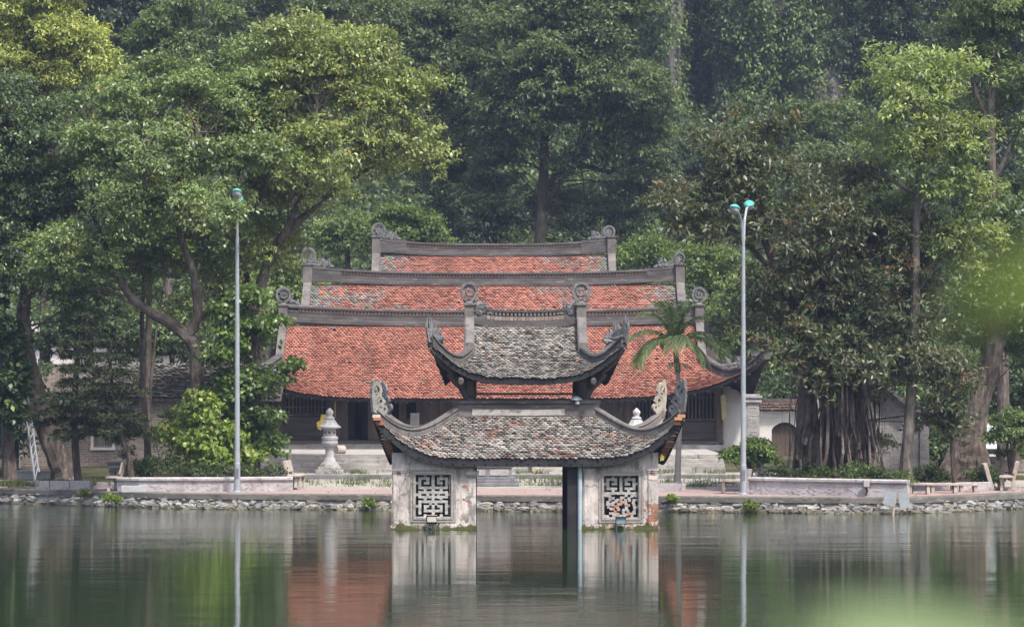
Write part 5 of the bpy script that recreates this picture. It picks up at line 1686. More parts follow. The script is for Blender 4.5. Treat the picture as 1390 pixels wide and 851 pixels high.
class Tree:
    def __init__(s, name, label, d, seed, cat='tree', group=None, base=None):
        s.d, s.g, s.r = d, np.random.default_rng(seed), random.Random(seed)
        bx_ = base or (695, 640)
        x = WX(bx_[0], d)
        s.o = empty(name, (x, d, ground_z(x, d) if d < 112 else ground_z(x, d)))
        tag(s.o, label, cat, group)
        s.nodes = []
    def loc(s): return Vector(s.o.location)
    def trunk(s, lines, mat='bark', name='trunk', n=10):
        b = MB()
        o = s.loc()
        for ln_ in lines:
            pts, rad = [], []
            for q in ln_:
                dd = q[3] if len(q) > 3 else 0
                pts.append(W(q[0], q[1], s.d + dd)); rad.append(q[2] * s.d / F_PX)
            # smooth resample
            P, Rr = [], []
            for i in range(len(pts) - 1):
                p0, p1, p2, p3 = pts[max(i - 1, 0)], pts[i], pts[i + 1], pts[min(i + 2, len(pts) - 1)]
                for k in range(4):
                    t = k / 4
                    P.append(.5 * ((2 * p1) + (p2 - p0) * t + (2 * p0 - 5 * p1 + 4 * p2 - p3) * t * t + (3 * p1 - p0 - 3 * p2 + p3) * t ** 3)); Rr.append(lerp(rad[i], rad[i + 1], t))
            P.append(pts[-1]); Rr.append(rad[-1])
            b.tube([p - o for p in P], Rr, n, jit=.1)
            s.nodes += [(p, r) for p, r in zip(P, Rr)]
        s.tb = b; s.tmat = M[mat]; s.tname = name
        return s
    def crown(s, lobes, base, L=.17, Wd=.085, dens=.9, R_b=.75, nc=9, nl=14, r_c=.3, tips=None, ptip=.0, mat='leaf', droop=.45, var=.2, rnd=.75, boughvar=.16, limbs=True, name='crown', upn=.8):
        g = s.g
        P, out, bi, B, ki = crown_points(lobes, s.d, g, dens, R_b, nc, nl, r_c)
        V = leaves(P, out, L, Wd, g, droop, rnd, upn)
        c = palette(len(P), base, g, var)
        bv = (1 + g.normal(size=(bi.max() + 1, 1)) * boughvar).clip(.6, 1.5)
        c = c * bv[bi]
        if tips is not None and ptip > 0:          # flushes of new growth: whole clumps of young leaves
            kk = g.random(ki.max() + 1) < ptip
            m = kk[ki] & (g.random(len(P)) < .7)
            c[m] = palette(int(m.sum()), tips, g, .15)
        o = s.loc()
        V = V - np.array(o)
        quads_mesh(name, V, c.clip(.004, .9), M[mat], s.o)
        if limbs and s.nodes:
            b = s.tb
            npz = np.array([[*p] for p, r in s.nodes])
            for q in B:
                if s.r.random() < .5: continue
                dist = np.linalg.norm((npz - q) * np.array([1, 1, 1.0]), axis=1) + np.where(npz[:, 2] > q[2] + .3, 2.5, 0)
                i = int(s.r.choice(np.argsort(dist)[:10]))
                p0, r0 = s.nodes[i]; p1 = Vector(q)
                if (p1 - p0).length > 7: continue
                r = min(r0 * .5, .008 * (p1 - p0).length + .01)
                mid = p0.lerp(p1, .5) + Vector((s.r.uniform(-.15, .15), s.r.uniform(-.15, .15), s.r.uniform(-.05, .3))) * (p1 - p0).length * .4
                q1 = p0.lerp(mid, .55); q2 = mid.lerp(p1, .5)
                b.tube([x - o for x in (p0, q1, mid.lerp((p0 + p1) / 2, .3), q2, p1)], [r, r * .85, r * .65, r * .5, r * .25], 5, jit=.08)
        return s
    def done(s):
        if hasattr(s, 'tb'): s.tb.build(s.tname, s.tmat, s.o)
        return s.o
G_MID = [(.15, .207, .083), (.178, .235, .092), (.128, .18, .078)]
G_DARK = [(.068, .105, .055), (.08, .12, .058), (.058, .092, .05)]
G_BRIGHT = [(.14, .2, .04), (.12, .18, .04), (.17, .22, .045)]
G_YEL = [(.36, .41, .13), (.31, .37, .12), (.4, .44, .15)]  # young leaves, brightened to put the top-left tree's sunlight into colour
G_PALE = [(.12, .165, .075), (.14, .19, .085), (.105, .15, .07)]
TIPS = [(.26, .29, .075), (.3, .27, .09)]

# ---- left group
t = Tree('ficus_tree', 'big spreading tree with a forked brown trunk left of the temple', 108.5, 1, base=(272, 640))
t.trunk([[(276, 648, 15), (271, 600, 12), (268, 545, 10.5), (267, 500, 10), (266, 462, 10.5)],
         [(266, 480, 9), (256, 458, 9), (228, 437, 7.5), (202, 423, 6.5), (172, 396, 5.5), (149, 352, 4.5), (141, 325, 3.5), (120, 280, 2.5, -1)],
         [(256, 456, 8), (268, 425, 6.5), (263, 375, 5.5), (246, 325, 4.5), (240, 285, 3.5), (252, 232, 3, -.5), (270, 180, 2, -.5)],
         [(240, 300, 3.5), (205, 270, 2.5, -1), (190, 200, 2, -1)], [(246, 325, 3.5), (310, 280, 2.5, 1), (330, 200, 2, 0)]], 'bark')
t.crown([(205, 215, 75, 55), (300, 150, 75, 55, 1), (160, 290, 55, 45, -1), (262, 290, 65, 45, -1), (130, 215, 50, 50), (335, 235, 60, 55), (108, 350, 50, 45, -1),
         (245, 110, 55, 35, 2), (300, 330, 40, 40, 1), (190, 345, 40, 30, 2), (340, 100, 45, 40, 2), (155, 150, 45, 40, 1), (150, 375, 38, 28, 1), (215, 372, 42, 32, 2), (295, 380, 40, 36, 2), (330, 170, 45, 40, 1), (60, 395, 35, 30), (265, 205, 50, 45, 2), (310, 292, 24, 12, -6.6)],
        G_MID, .155, .078, .95, .7, 10, 17, tips=TIPS, ptip=.05, mat='leaf_gloss', droop=.6)
t.done()
t = Tree('ficus_tree', 'tree with a trunk curving right, its crown overhanging the left end of the temple roofs', 110.5, 2, base=(335, 640))
t.trunk([[(332, 650, 9), (336, 560, 8), (338, 480, 8), (346, 420, 7), (361, 365, 7), (377, 330, 6.5), (405, 301, 5.5), (440, 270, 4), (480, 220, 3), (500, 170, 2)],
         [(361, 365, 5), (420, 240, 3, -1), (430, 150, 2, -1)], [(440, 270, 3.5), (520, 215, 2.2), (560, 180, 1.6)], [(346, 420, 5), (330, 330, 4, 1), (370, 230, 3, 1), (390, 130, 2, 1)]], 'bark')
t.crown([(420, 130, 75, 55), (500, 165, 65, 55), (450, 215, 70, 40, -1), (545, 205, 45, 40), (385, 190, 55, 55, 1), (405, 70, 55, 40), (470, 90, 60, 40), (420, 255, 45, 28, -1),
         (555, 135, 38, 38), (365, 290, 45, 45, 1), (375, 345, 24, 36, 1), (515, 80, 40, 30, 1), (340, 350, 35, 40)],
        [(.185, .23, .08), (.22, .265, .09), (.155, .2, .074)], .155, .078, .95, .7, 10, 17, tips=TIPS, ptip=.06, mat='leaf_gloss', droop=.6)
t.done()
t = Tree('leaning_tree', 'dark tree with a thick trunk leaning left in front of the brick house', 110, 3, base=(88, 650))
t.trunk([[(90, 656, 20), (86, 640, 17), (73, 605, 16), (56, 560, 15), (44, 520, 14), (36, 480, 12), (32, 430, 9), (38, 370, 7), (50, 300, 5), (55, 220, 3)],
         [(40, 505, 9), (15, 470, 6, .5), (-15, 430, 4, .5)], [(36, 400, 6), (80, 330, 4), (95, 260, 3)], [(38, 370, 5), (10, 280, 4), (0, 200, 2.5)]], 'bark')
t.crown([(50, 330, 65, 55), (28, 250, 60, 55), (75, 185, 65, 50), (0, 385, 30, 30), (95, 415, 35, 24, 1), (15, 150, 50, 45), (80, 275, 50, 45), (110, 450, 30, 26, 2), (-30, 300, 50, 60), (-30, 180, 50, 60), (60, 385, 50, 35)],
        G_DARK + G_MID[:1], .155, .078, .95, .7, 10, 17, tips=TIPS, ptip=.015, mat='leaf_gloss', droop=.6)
t.done()
t = Tree('sunlit_tree', 'yellow-green feathery tree in the top left corner', 128, 4, base=(60, 640))
t.trunk([[(60, 640, 8), (62, 400, 7), (65, 200, 5), (60, 90, 3)], [(64, 220, 4), (100, 130, 2.5), (110, 80, 1.5)], [(62, 240, 4), (20, 140, 3), (15, 60, 2)]], 'bark')
t.crown([(50, 45, 60, 50), (105, 65, 40, 38), (20, 105, 50, 45), (85, 120, 38, 32), (-20, 50, 50, 55), (60, -20, 60, 50), (125, 110, 22, 22)],
        G_YEL + G_PALE[:1], .2, .07, 1.0, .7, 11, 14, tips=[(.36, .38, .12)], ptip=.2, droop=.5)
t.done()
t = Tree('umbrella_tree', 'pale flat-topped slender tree rising behind the left crowns', 150, 5, base=(228, 640))
t.trunk([[(228, 640, 6), (229, 300, 5), (228, 120, 4), (238, 60, 3), (245, -10, 2)], [(228, 130, 2.5), (200, 85, 1.5)], [(229, 110, 2.5), (265, 75, 1.5)]], 'bark_pale')
t.crown([(232, 32, 42, 16), (205, 65, 38, 14), (268, 62, 38, 16), (185, 50, 28, 14), (250, 95, 38, 14), (250, 5, 40, 16), (180, 100, 30, 18), (290, 30, 30, 16), (215, 130, 40, 20)],
        G_PALE + G_MID[:1], .26, .085, 1.0, .6, 9, 13, droop=.7)
t.done()
# ivy covered tree near the temple corner and the bright shrub
t = Tree('creeper_tree', 'tree smothered in broad-leaved creeper against the left corner of the front hall', 108.2, 6, base=(345, 640))
t.trunk([[(345, 645, 9), (345, 560, 8), (348, 470, 6), (345, 420, 4)]], 'bark')
t.crown([(340, 470, 28, 34), (328, 535, 36, 38), (350, 515, 14, 26), (305, 490, 22, 36, -.5), (335, 420, 28, 26), (330, 590, 36, 34), (358, 608, 16, 26), (310, 440, 24, 28)],
        [(.085, .14, .035), (.1, .16, .04), (.07, .12, .035)], .18, .13, 1.5, .42, 9, 11, tips=G_BRIGHT, ptip=.12, mat='leaf_gloss', droop=.8)
t.crown([(376, 440, 10, 5, -1), (392, 497, 13, 5, -1), (382, 517, 10, 5, -1), (372, 565, 10, 16, -1), (370, 600, 8, 14, -1)], [(.08, .13, .035)], .18, .13, 2.2, .22, 5, 8, tips=G_BRIGHT, ptip=.15, mat='leaf_gloss', droop=.8, limbs=False, name='hanging_sprays')
t.done()
t = Tree('bright_shrub', 'bright yellow-green leafy shrub growing beside the left street lamp', 105.6, 7, cat='shrub', base=(290, 640))
t.trunk([[(290, 652, 4), (288, 600, 3.5), (285, 560, 2.5)], [(288, 620, 3), (310, 580, 2)], [(289, 625, 3), (262, 595, 2)]], 'bark')
t.crown([(278, 556, 12, 18), (284, 572, 24, 28), (268, 602, 26, 26), (304, 605, 26, 28), (250, 607, 18, 14), (285, 625, 34, 20), (322, 628, 20, 16, .5), (238, 592, 10, 7)],
        [(.15, .22, .04), (.12, .19, .036), (.18, .25, .045)], .18, .13, 1.9, .38, 8, 11, tips=G_YEL, ptip=.3, mat='leaf', droop=.75)
t.done()
# dim understory behind the left trees
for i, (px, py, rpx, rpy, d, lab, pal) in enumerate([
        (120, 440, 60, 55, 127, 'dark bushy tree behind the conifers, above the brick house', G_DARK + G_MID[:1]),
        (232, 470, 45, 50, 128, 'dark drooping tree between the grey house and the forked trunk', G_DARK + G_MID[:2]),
        (200, 335, 45, 40, 119, 'small yellow-leaved tree behind the forked limbs, backlit glow painted in leaf colour', G_BRIGHT + G_YEL[:1]),  # backlight is put into this yellow leaf palette
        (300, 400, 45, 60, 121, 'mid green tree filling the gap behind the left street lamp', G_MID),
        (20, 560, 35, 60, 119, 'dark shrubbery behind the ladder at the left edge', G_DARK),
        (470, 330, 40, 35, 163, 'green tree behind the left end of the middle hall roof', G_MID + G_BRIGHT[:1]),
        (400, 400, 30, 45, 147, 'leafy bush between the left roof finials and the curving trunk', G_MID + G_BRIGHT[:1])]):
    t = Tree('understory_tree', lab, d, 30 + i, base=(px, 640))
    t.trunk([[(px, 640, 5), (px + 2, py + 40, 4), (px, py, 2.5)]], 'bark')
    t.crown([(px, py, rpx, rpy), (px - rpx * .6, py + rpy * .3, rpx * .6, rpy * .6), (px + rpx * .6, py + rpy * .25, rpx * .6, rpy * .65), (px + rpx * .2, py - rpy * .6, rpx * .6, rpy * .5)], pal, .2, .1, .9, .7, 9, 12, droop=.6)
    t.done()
# slim straight trunk
t = Tree('slender_tree', 'slim straight grey trunk rising behind the left planter', 112, 8, base=(203, 640))
t.trunk([[(205, 646, 4.2), (200, 600, 4), (194, 520, 3.6), (193, 430, 3.2), (199, 330, 2.8), (204, 240, 3), (206, 170, 2)]], 'bark')
t.crown([(205, 180, 40, 30, .5), (195, 260, 35, 25, .5)], G_MID, .18, .09, .9, .7, 9, 12)
t.done()
# conifers
def conifer(px_base, px_top, y_top, d, seed, label, lean=None, spread=1.0, y_low=590):
    t = Tree('conifer', label, d, seed, base=(px_base, 645))
    g, r = t.g, t.r
    line = lean or [(px_base, 652, 5), (lerp(px_base, px_top, .4), lerp(650, y_top, .4), 4), (px_top, y_top, 1.2)]
    t.trunk([line], 'bark')
    o = t.loc(); P, D = [], []
    nodes = [(p, q) for p, q in t.nodes]
    zlow = WZ(y_low, d)
    zs = [p.z for p, q in nodes]
    z = zlow; ztop = WZ(y_top, d)
    while z < ztop:
        i = min(range(len(nodes)), key=lambda k: abs(nodes[k][0].z - z)); p0 = nodes[i][0].copy(); p0.z = z
        f = (z - zlow) / (ztop - zlow)
        Lb = spread * lerp(1.55, .25, f ** 1.3) * r.uniform(.75, 1.1)
        nb = r.randint(4, 6); a0 = r.uniform(0, 6.28)
        for k in range(nb):
            a = a0 + 6.283 * k / nb + r.uniform(-.3, .3); Lk = Lb * r.uniform(.6, 1.1)
            e = Vector((math.cos(a), math.sin(a), 0)); sd = Vector((-e.y, e.x, 0))
            pts = [p0 + e * (Lk * s_) + Vector((0, 0, .12 * Lk * s_ - .3 * Lk * s_ * s_)) for s_ in (0, .35, .7, 1.0)]
            t.tb.tube([q - o for q in pts], [.022, .016, .011, .005], 5)
            m = int(120 * Lk)
            for _ in range(m):
                s_ = r.uniform(.15, 1.0); q = p0 + e * (Lk * s_) + Vector((0, 0, .12 * Lk * s_ - .3 * Lk * s_ * s_))
                lat = r.uniform(-1, 1) * .42 * Lk * (1 - .5 * s_)
                q = q + sd * lat + Vector((0, 0, -.12 * abs(lat) + r.uniform(-.03, .03)))
                P.append(q); D.append(e + sd * (1.2 if lat > 0 else -1.2) + Vector((0, 0, r.uniform(-.3, .35))))
        z += r.uniform(.34, .5)
    P = np.array([[*p] for p in P]); D = unit(np.array([[*p] for p in D]))
    rep = 3
    P = np.repeat(P, rep, 0) + g.normal(size=(len(P) * rep, 3)) * .04; D = np.repeat(D, rep, 0)
    V = leaves(P, D, .17, .035, g, .15, .45)
    quads_mesh('needles', V - np.array(o), palette(len(P), [(.022, .036, .018), (.03, .045, .02), (.045, .05, .02)], g, .25), M['needle'], t.o)
    t.done()
conifer(105, 110, 425, 105.8, 41, 'left one of two dark layered conifers, on a straight thin trunk', [(106, 656, 5.5), (102, 600, 5), (101, 550, 4.5), (106, 480, 3.5), (113, 425, 1.5)], 1.0, 585)
conifer(180, 150, 440, 103.8, 42, 'right one of two dark layered conifers, on a bent thin trunk', [(179, 660, 4.5), (176, 625, 4), (170, 605, 4), (160, 580, 3.5), (155, 550, 3), (150, 500, 2.5), (146, 440, 1)], 1.05, 578)
# left edge ivy trunk
t = Tree('ivy_tree', 'dark trunk wrapped in ivy at the extreme left edge', 108.5, 9, base=(12, 645))
t.trunk([[(14, 652, 11), (11, 610, 9), (10, 560, 8), (5, 500, 7), (0, 430, 5)]], 'bark')
t.crown([(8, 545, 22, 45), (0, 490, 26, 45), (18, 575, 12, 20), (-15, 440, 30, 40)], [(.035, .07, .02), (.028, .055, .018)], .2, .15, 1.8, .5, 9, 12, tips=G_BRIGHT, ptip=.06, mat='leaf_gloss', droop=.8)
t.done()

# ---- right group: banyan
t = Tree('banyan_tree', 'broad banyan with hanging aerial roots and reddish leaf buds right of the temple', 103, 10, base=(1130, 650))
t.trunk([[(1090, 655, 16), (1090, 600, 12), (1092, 560, 11), (1096, 500, 10), (1088, 440, 8), (1060, 380, 6), (1035, 320, 5), (1010, 260, 3)],
         [(1150, 655, 26), (1150, 610, 18), (1150, 560, 16), (1155, 505, 13), (1170, 450, 9), (1180, 380, 6), (1150, 310, 4)],
         [(1120, 655, 18, .6), (1122, 600, 15, .6), (1126, 550, 13, .6), (1120, 490, 10, .5), (1115, 400, 6), (1100, 320, 4)], [(1172, 655, 16, .4), (1168, 600, 13, .4), (1162, 540, 10, .2), (1158, 500, 8)], [(1105, 655, 14, .2), (1104, 600, 11, .2), (1100, 540, 9)], [(1155, 505, 8), (1205, 480, 5), (1240, 450, 3)],
         [(1060, 380, 4), (980, 300, 3), (920, 285, 2)], [(1035, 320, 4), (1035, 220, 2.5), (1045, 150, 1.5)]], 'bark')
BAN = [(.06, .092, .05), (.078, .105, .056), (.1, .115, .066), (.135, .132, .085)]
t.crown([(1020, 255, 62, 48), (935, 285, 52, 26, -.5), (985, 300, 50, 35), (1110, 325, 85, 60, -.5), (1185, 400, 75, 60), (1060, 400, 55, 50), (1085, 470, 65, 42, -.5), (1225, 450, 45, 50),
         (1200, 520, 60, 38, -1), (1140, 490, 60, 35, -.5), (1035, 175, 22, 36), (990, 215, 48, 30), (1180, 310, 50, 35, .5), (1240, 330, 35, 30), (1150, 240, 40, 30, 1), (1275, 545, 30, 45, -.5), (1265, 490, 35, 40, -.5), (1020, 440, 40, 35, 1)],
        BAN, .215, .074, 1.0, .7, 9, 14, tips=[(.17, .085, .055), (.2, .125, .075), (.24, .18, .1)], ptip=.07, mat='leaf_gloss', droop=.25, rnd=.95, r_c=.28)
g = t.r; o = t.loc()
for k in range(84):
    pt = g.uniform(1076, 1196); d2 = 103 + g.uniform(-1.3, 1.2)
    cl = g.choice([1090, 1120, 1152, 1152, 1170]); pt = lerp(pt, cl + g.uniform(-14, 14), .72)
    yt = g.uniform(468, 545); pb = pt + g.gauss(0, 8) + (pt - 1132) * .25; yb = g.uniform(640, 656)
    mids = [W(lerp(pt, pb, s_) + g.gauss(0, 3), lerp(yt, yb, s_), lerp(d2, 102.6 + g.uniform(-.9, .9), s_)) for s_ in (.25, .5, .75)]
    pts = [W(pt, yt, d2)] + mids + [W(pb, yb, d2 + g.uniform(-.3, .3))]
    r0 = g.choice([.018, .025, .03, .045, .06])
    b = MB(); b.tube([p - o for p in pts], [r0 * .8, r0, r0 * .9, r0, r0 * 1.5], 6, jit=.15); b.build('aerial_root', M['bark_pale'] if g.random() < .2 else M['bark'], t.o)
for k in range(16):
    pt = g.uniform(1060, 1230); yt = g.uniform(500, 540); ln_ = g.uniform(40, 110)
    b = MB(); b.tube([W(pt, yt, 102.5) - o, W(pt + g.uniform(-3, 3), yt + ln_ * .5, 102.5) - o, W(pt + g.uniform(-5, 5), yt + ln_, 102.5) - o], [.01, .008, .005], 5); b.build('hanging_root', M['bark'], t.o)
t.done()
# pale tree on the right
t = Tree('pale_tree', 'tall pale green tree on a thin straight trunk above the banyan, right', 102.2, 12, base=(1232, 650))
t.trunk([[(1229, 660, 10), (1232, 600, 8), (1238, 520, 7.5), (1242, 440, 6.5), (1243, 360, 6), (1245, 280, 5), (1249, 220, 4), (1258, 150, 3), (1262, 100, 2)],
         [(1246, 265, 3), (1200, 235, 2), (1180, 180, 1.5)], [(1245, 285, 3), (1290, 240, 2), (1320, 220, 1.5)], [(1248, 230, 3), (1290, 150, 2)], [(1249, 225, 2.5), (1210, 140, 1.5)], [(1244, 330, 3), (1300, 300, 2)]], 'bark_pale')
t.crown([(1250, 100, 55, 28), (1195, 100, 32, 24), (1295, 120, 42, 30), (1225, 150, 55, 28, -1), (1290, 185, 50, 25), (1200, 205, 45, 26, 1), (1260, 215, 55, 28, -1), (1320, 200, 28, 30), (1300, 265, 45, 32), (1235, 280, 45, 26, 1), (1320, 330, 32, 40), (1280, 350, 45, 40, .5)],
        [(.21, .265, .11), (.245, .3, .12), (.18, .23, .1)], .2, .075, .95, .65, 8, 12, tips=G_YEL, ptip=.05, mat='leaf', droop=.65)
t.done()
t = Tree('tall_tree', 'tall tree with dark branching stems in the top right corner', 116, 13, base=(1358, 640))
t.trunk([[(1362, 640, 9), (1360, 480, 8), (1350, 360, 7), (1347, 250, 6), (1345, 160, 5), (1350, 80, 4), (1352, 0, 3)], [(1348, 250, 4), (1380, 180, 3), (1395, 110, 2)], [(1346, 180, 4), (1320, 110, 2.5), (1310, 50, 1.5)], [(1350, 300, 4), (1385, 280, 3)]], 'bark')
t.crown([(1345, 20, 50, 28), (1300, 40, 32, 24), (1375, 60, 40, 28), (1330, 85, 40, 22, 1), (1380, 120, 40, 28), (1395, 190, 35, 35), (1350, 150, 32, 24, 1), (1330, -20, 50, 25), (1400, 20, 35, 40), (1375, 260, 40, 35, 1), (1385, 330, 40, 40, .5)],
        [(.14, .19, .085), (.16, .21, .09), (.12, .165, .078)], .22, .08, .95, .65, 8, 12, droop=.65)
t.done()
t = Tree('buttressed_tree', 'big rough-barked tree leaning right over the benches at the right edge', 108, 14, base=(1310, 650))
t.trunk([[(1306, 658, 34), (1308, 640, 27), (1314, 610, 22), (1322, 570, 18), (1336, 520, 15), (1350, 470, 13), (1362, 420, 11), (1372, 350, 8), (1390, 280, 5)],
         [(1285, 658, 22, -.3), (1295, 625, 14, -.2), (1310, 590, 12)], [(1340, 656, 12, -.5), (1330, 620, 12, -.2), (1325, 580, 10)], [(1352, 465, 7), (1330, 410, 5), (1310, 370, 3)], [(1364, 415, 6), (1400, 380, 4)]], 'bark')
t.crown([(1372, 400, 45, 45), (1330, 420, 38, 32), (1385, 320, 40, 45), (1345, 360, 40, 35), (1400, 450, 38, 40), (1380, 490, 26, 26, 1.5), (1310, 470, 28, 26, 1)],
        [(.06, .095, .045), (.075, .115, .045), (.08, .125, .045)], .2, .1, .95, .7, 9, 12, mat='leaf_gloss', droop=.5)
t.done()
t = Tree('sapling', 'slim dark sapling at the foot of the big leaning tree', 102.9, 15, base=(1296, 655))
t.trunk([[(1296, 664, 4), (1294, 630, 3.5), (1292, 600, 3), (1290, 570, 2)]], 'bark')
t.crown([(1290, 560, 14, 22), (1283, 585, 10, 14)], BAN, .24, .085, 1.4, .5, 8, 11, mat='leaf_gloss', droop=.4); t.done()
for i, (px, py, rpx, rpy, d, lab, pal, nm) in enumerate([
        (1372, 590, 26, 30, 105.5, 'dense bonsai-like bush above the bench at the right edge', G_MID + [(.04, .08, .025)], 'bonsai_bush'),
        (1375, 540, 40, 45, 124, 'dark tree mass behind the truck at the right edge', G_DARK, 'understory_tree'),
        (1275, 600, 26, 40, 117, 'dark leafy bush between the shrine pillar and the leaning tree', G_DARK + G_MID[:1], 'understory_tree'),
        (1017, 622, 30, 23, 102.6, 'round bush with glossy leaves behind the right street lamp', [(.11, .17, .045), (.135, .2, .05), (.09, .145, .04)], 'round_bush'),
        (1055, 490, 35, 40, 135, 'leafy tree behind the right eave corner of the front hall', G_MID, 'understory_tree'),
        (1010, 440, 45, 50, 141, 'soft green tree between the palm and the banyan', G_MID + G_PALE[:1], 'understory_tree'),
        (962, 375, 42, 40, 150, 'light yellow-green tree beyond the right end of the middle hall', G_BRIGHT + G_PALE, 'understory_tree'),
        (1075, 540, 45, 30, 133, 'dark shrub above the gateway coping', G_DARK, 'understory_tree')]):
    t = Tree(nm, lab, d, 60 + i, base=(px, 640), cat='bush' if 'bush' in nm else 'tree')
    t.trunk([[(px, 652 if d < 108 else 640, 4), (px + 2, py + rpy * .6, 3.5), (px, py, 2)]], 'bark')
    if 'bush' in nm:
        t.crown([(px, py, rpx, rpy), (px - rpx * .5, py + rpy * .3, rpx * .55, rpy * .6), (px + rpx * .5, py + rpy * .2, rpx * .55, rpy * .65)], pal, .13, .065, 5.0, .24, 9, 11, r_c=.15, mat='leaf_gloss', tips=G_BRIGHT, ptip=.1)
    else:
        t.crown([(px, py, rpx, rpy), (px - rpx * .6, py + rpy * .3, rpx * .6, rpy * .6), (px + rpx * .6, py + rpy * .25, rpx * .6, rpy * .65), (px + rpx * .1, py - rpy * .6, rpx * .6, rpy * .5)], pal, .2, .1, .9, .7, 9, 12, droop=.6)
    t.done()
# bushes with white blossom flanking the rear hall
for i, (px, py, rpx, rpy, d, lab) in enumerate([(548, 318, 48, 34, 160, 'rounded pale green tree flecked with blossom left of the rear hall ridge'),
                                               (872, 352, 36, 26, 156, 'rounded bright green bush with white flowers right of the rear hall')]):
    t = Tree('flowering_tree', lab, d, 80 + i, base=(px, 600))
    t.trunk([[(px, 600, 5), (px, py + 30, 4), (px, py, 2)]], 'bark')
    t.crown([(px, py, rpx, rpy), (px - rpx * .5, py + 10, rpx * .6, rpy * .7), (px + rpx * .5, py + 8, rpx * .6, rpy * .7)], [(.1, .155, .045), (.12, .17, .05), (.08, .13, .04)], .22, .1, 1.3, .6, 9, 12, tips=[(.55, .55, .45)], ptip=.02, mat='leaf', droop=.2)
    t.done()
# forest trees behind the halls
FOREST = [[(.105, .138, .068), (.12, .155, .074), (.09, .12, .062)], [(.05, .074, .045), (.06, .086, .05), (.042, .064, .04)]]  # second palette: deep forest shade put into the leaf colour
ft = [
    ('broad grey-green forest tree with bare lower limbs, centred behind the rear hall', 172, [(800, 55, 75, 55), (745, 100, 70, 50, -1), (840, 130, 65, 50, -1), (770, 165, 75, 45), (870, 200, 40, 35), (700, 150, 55, 45), (690, 60, 55, 45, 1), (835, 10, 55, 40), (750, 10, 60, 40), (690, 220, 45, 30, 1), (800, 222, 50, 24), (660, 270, 40, 28, 2), (850, 265, 42, 26, 2), (770, 285, 40, 22, 3)],
     [[(730, 420, 9), (733, 330, 8), (738, 230, 7), (745, 160, 5), (790, 80, 3)], [(737, 260, 5), (775, 225, 4), (830, 235, 2.5)], [(735, 290, 4), (765, 240, 3, -1), (800, 190, 2)], [(738, 200, 4), (700, 160, 2.5)]], 0, .6),
    ('grey-green forest tree filling the left centre behind the curving trunk', 178, [(590, 55, 65, 45), (640, 110, 60, 45), (560, 120, 55, 45), (620, 190, 60, 45), (650, 20, 55, 35), (540, 40, 50, 35), (600, 250, 55, 35)],
     [[(612, 420, 8), (610, 300, 7), (606, 200, 6), (595, 100, 4), (590, 40, 2)], [(608, 220, 4), (640, 150, 3)], [(607, 200, 4), (565, 130, 2.5)]], 0, .6),
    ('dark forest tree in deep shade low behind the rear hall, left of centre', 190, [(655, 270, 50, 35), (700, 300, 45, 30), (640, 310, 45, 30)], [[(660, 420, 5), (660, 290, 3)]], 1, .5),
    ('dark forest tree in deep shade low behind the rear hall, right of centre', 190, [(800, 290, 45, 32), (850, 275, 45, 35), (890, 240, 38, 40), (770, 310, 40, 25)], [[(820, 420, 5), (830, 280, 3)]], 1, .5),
    ('bluish forest tree along the top edge above the forked tree', 185, [(320, 25, 55, 35), (400, 15, 55, 35), (470, 25, 55, 35), (370, 70, 60, 35), (450, 80, 50, 35), (520, 10, 40, 30)], [[(400, 400, 6), (400, 60, 3)]], 0, .4),
    ('light green slope tree with round crown behind the top of the banyan', 192, [(1080, 170, 32, 22), (1120, 185, 35, 24), (1060, 195, 30, 22), (1130, 155, 28, 18)], [[(1095, 330, 4), (1095, 180, 2)]], 2, .5),
    ('grey-green slope tree low between the banyan top and the pale tree', 188, [(1110, 235, 45, 30), (1160, 230, 38, 30), (1140, 270, 45, 25)], [[(1130, 350, 4), (1130, 250, 2)]], 0, .5),
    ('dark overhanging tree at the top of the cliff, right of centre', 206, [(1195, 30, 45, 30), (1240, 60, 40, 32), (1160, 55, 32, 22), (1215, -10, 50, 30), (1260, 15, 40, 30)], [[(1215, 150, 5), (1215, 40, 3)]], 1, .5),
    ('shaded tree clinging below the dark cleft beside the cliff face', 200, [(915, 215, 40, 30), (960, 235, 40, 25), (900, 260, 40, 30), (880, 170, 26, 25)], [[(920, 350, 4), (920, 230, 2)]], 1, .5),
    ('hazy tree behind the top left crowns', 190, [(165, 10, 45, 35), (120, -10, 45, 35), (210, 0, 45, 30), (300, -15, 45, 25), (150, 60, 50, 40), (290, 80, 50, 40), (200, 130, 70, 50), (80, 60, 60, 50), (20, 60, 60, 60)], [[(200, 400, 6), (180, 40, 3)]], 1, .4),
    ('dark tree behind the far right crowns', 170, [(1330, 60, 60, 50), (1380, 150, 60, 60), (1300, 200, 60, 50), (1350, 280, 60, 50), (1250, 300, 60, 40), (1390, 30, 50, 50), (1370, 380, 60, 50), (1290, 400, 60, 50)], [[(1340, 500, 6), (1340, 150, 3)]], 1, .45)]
for i, (lab, d, lobes, lines, pal, dens) in enumerate(ft):
    t = Tree('forest_tree', lab, d, 100 + i, base=(lines[0][0][0], 600))
    t.trunk(lines, 'bark_forest')
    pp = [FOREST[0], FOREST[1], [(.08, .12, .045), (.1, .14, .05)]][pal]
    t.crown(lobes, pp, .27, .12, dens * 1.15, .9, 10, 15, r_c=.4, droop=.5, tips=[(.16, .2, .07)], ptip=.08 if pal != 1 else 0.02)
    t.done()
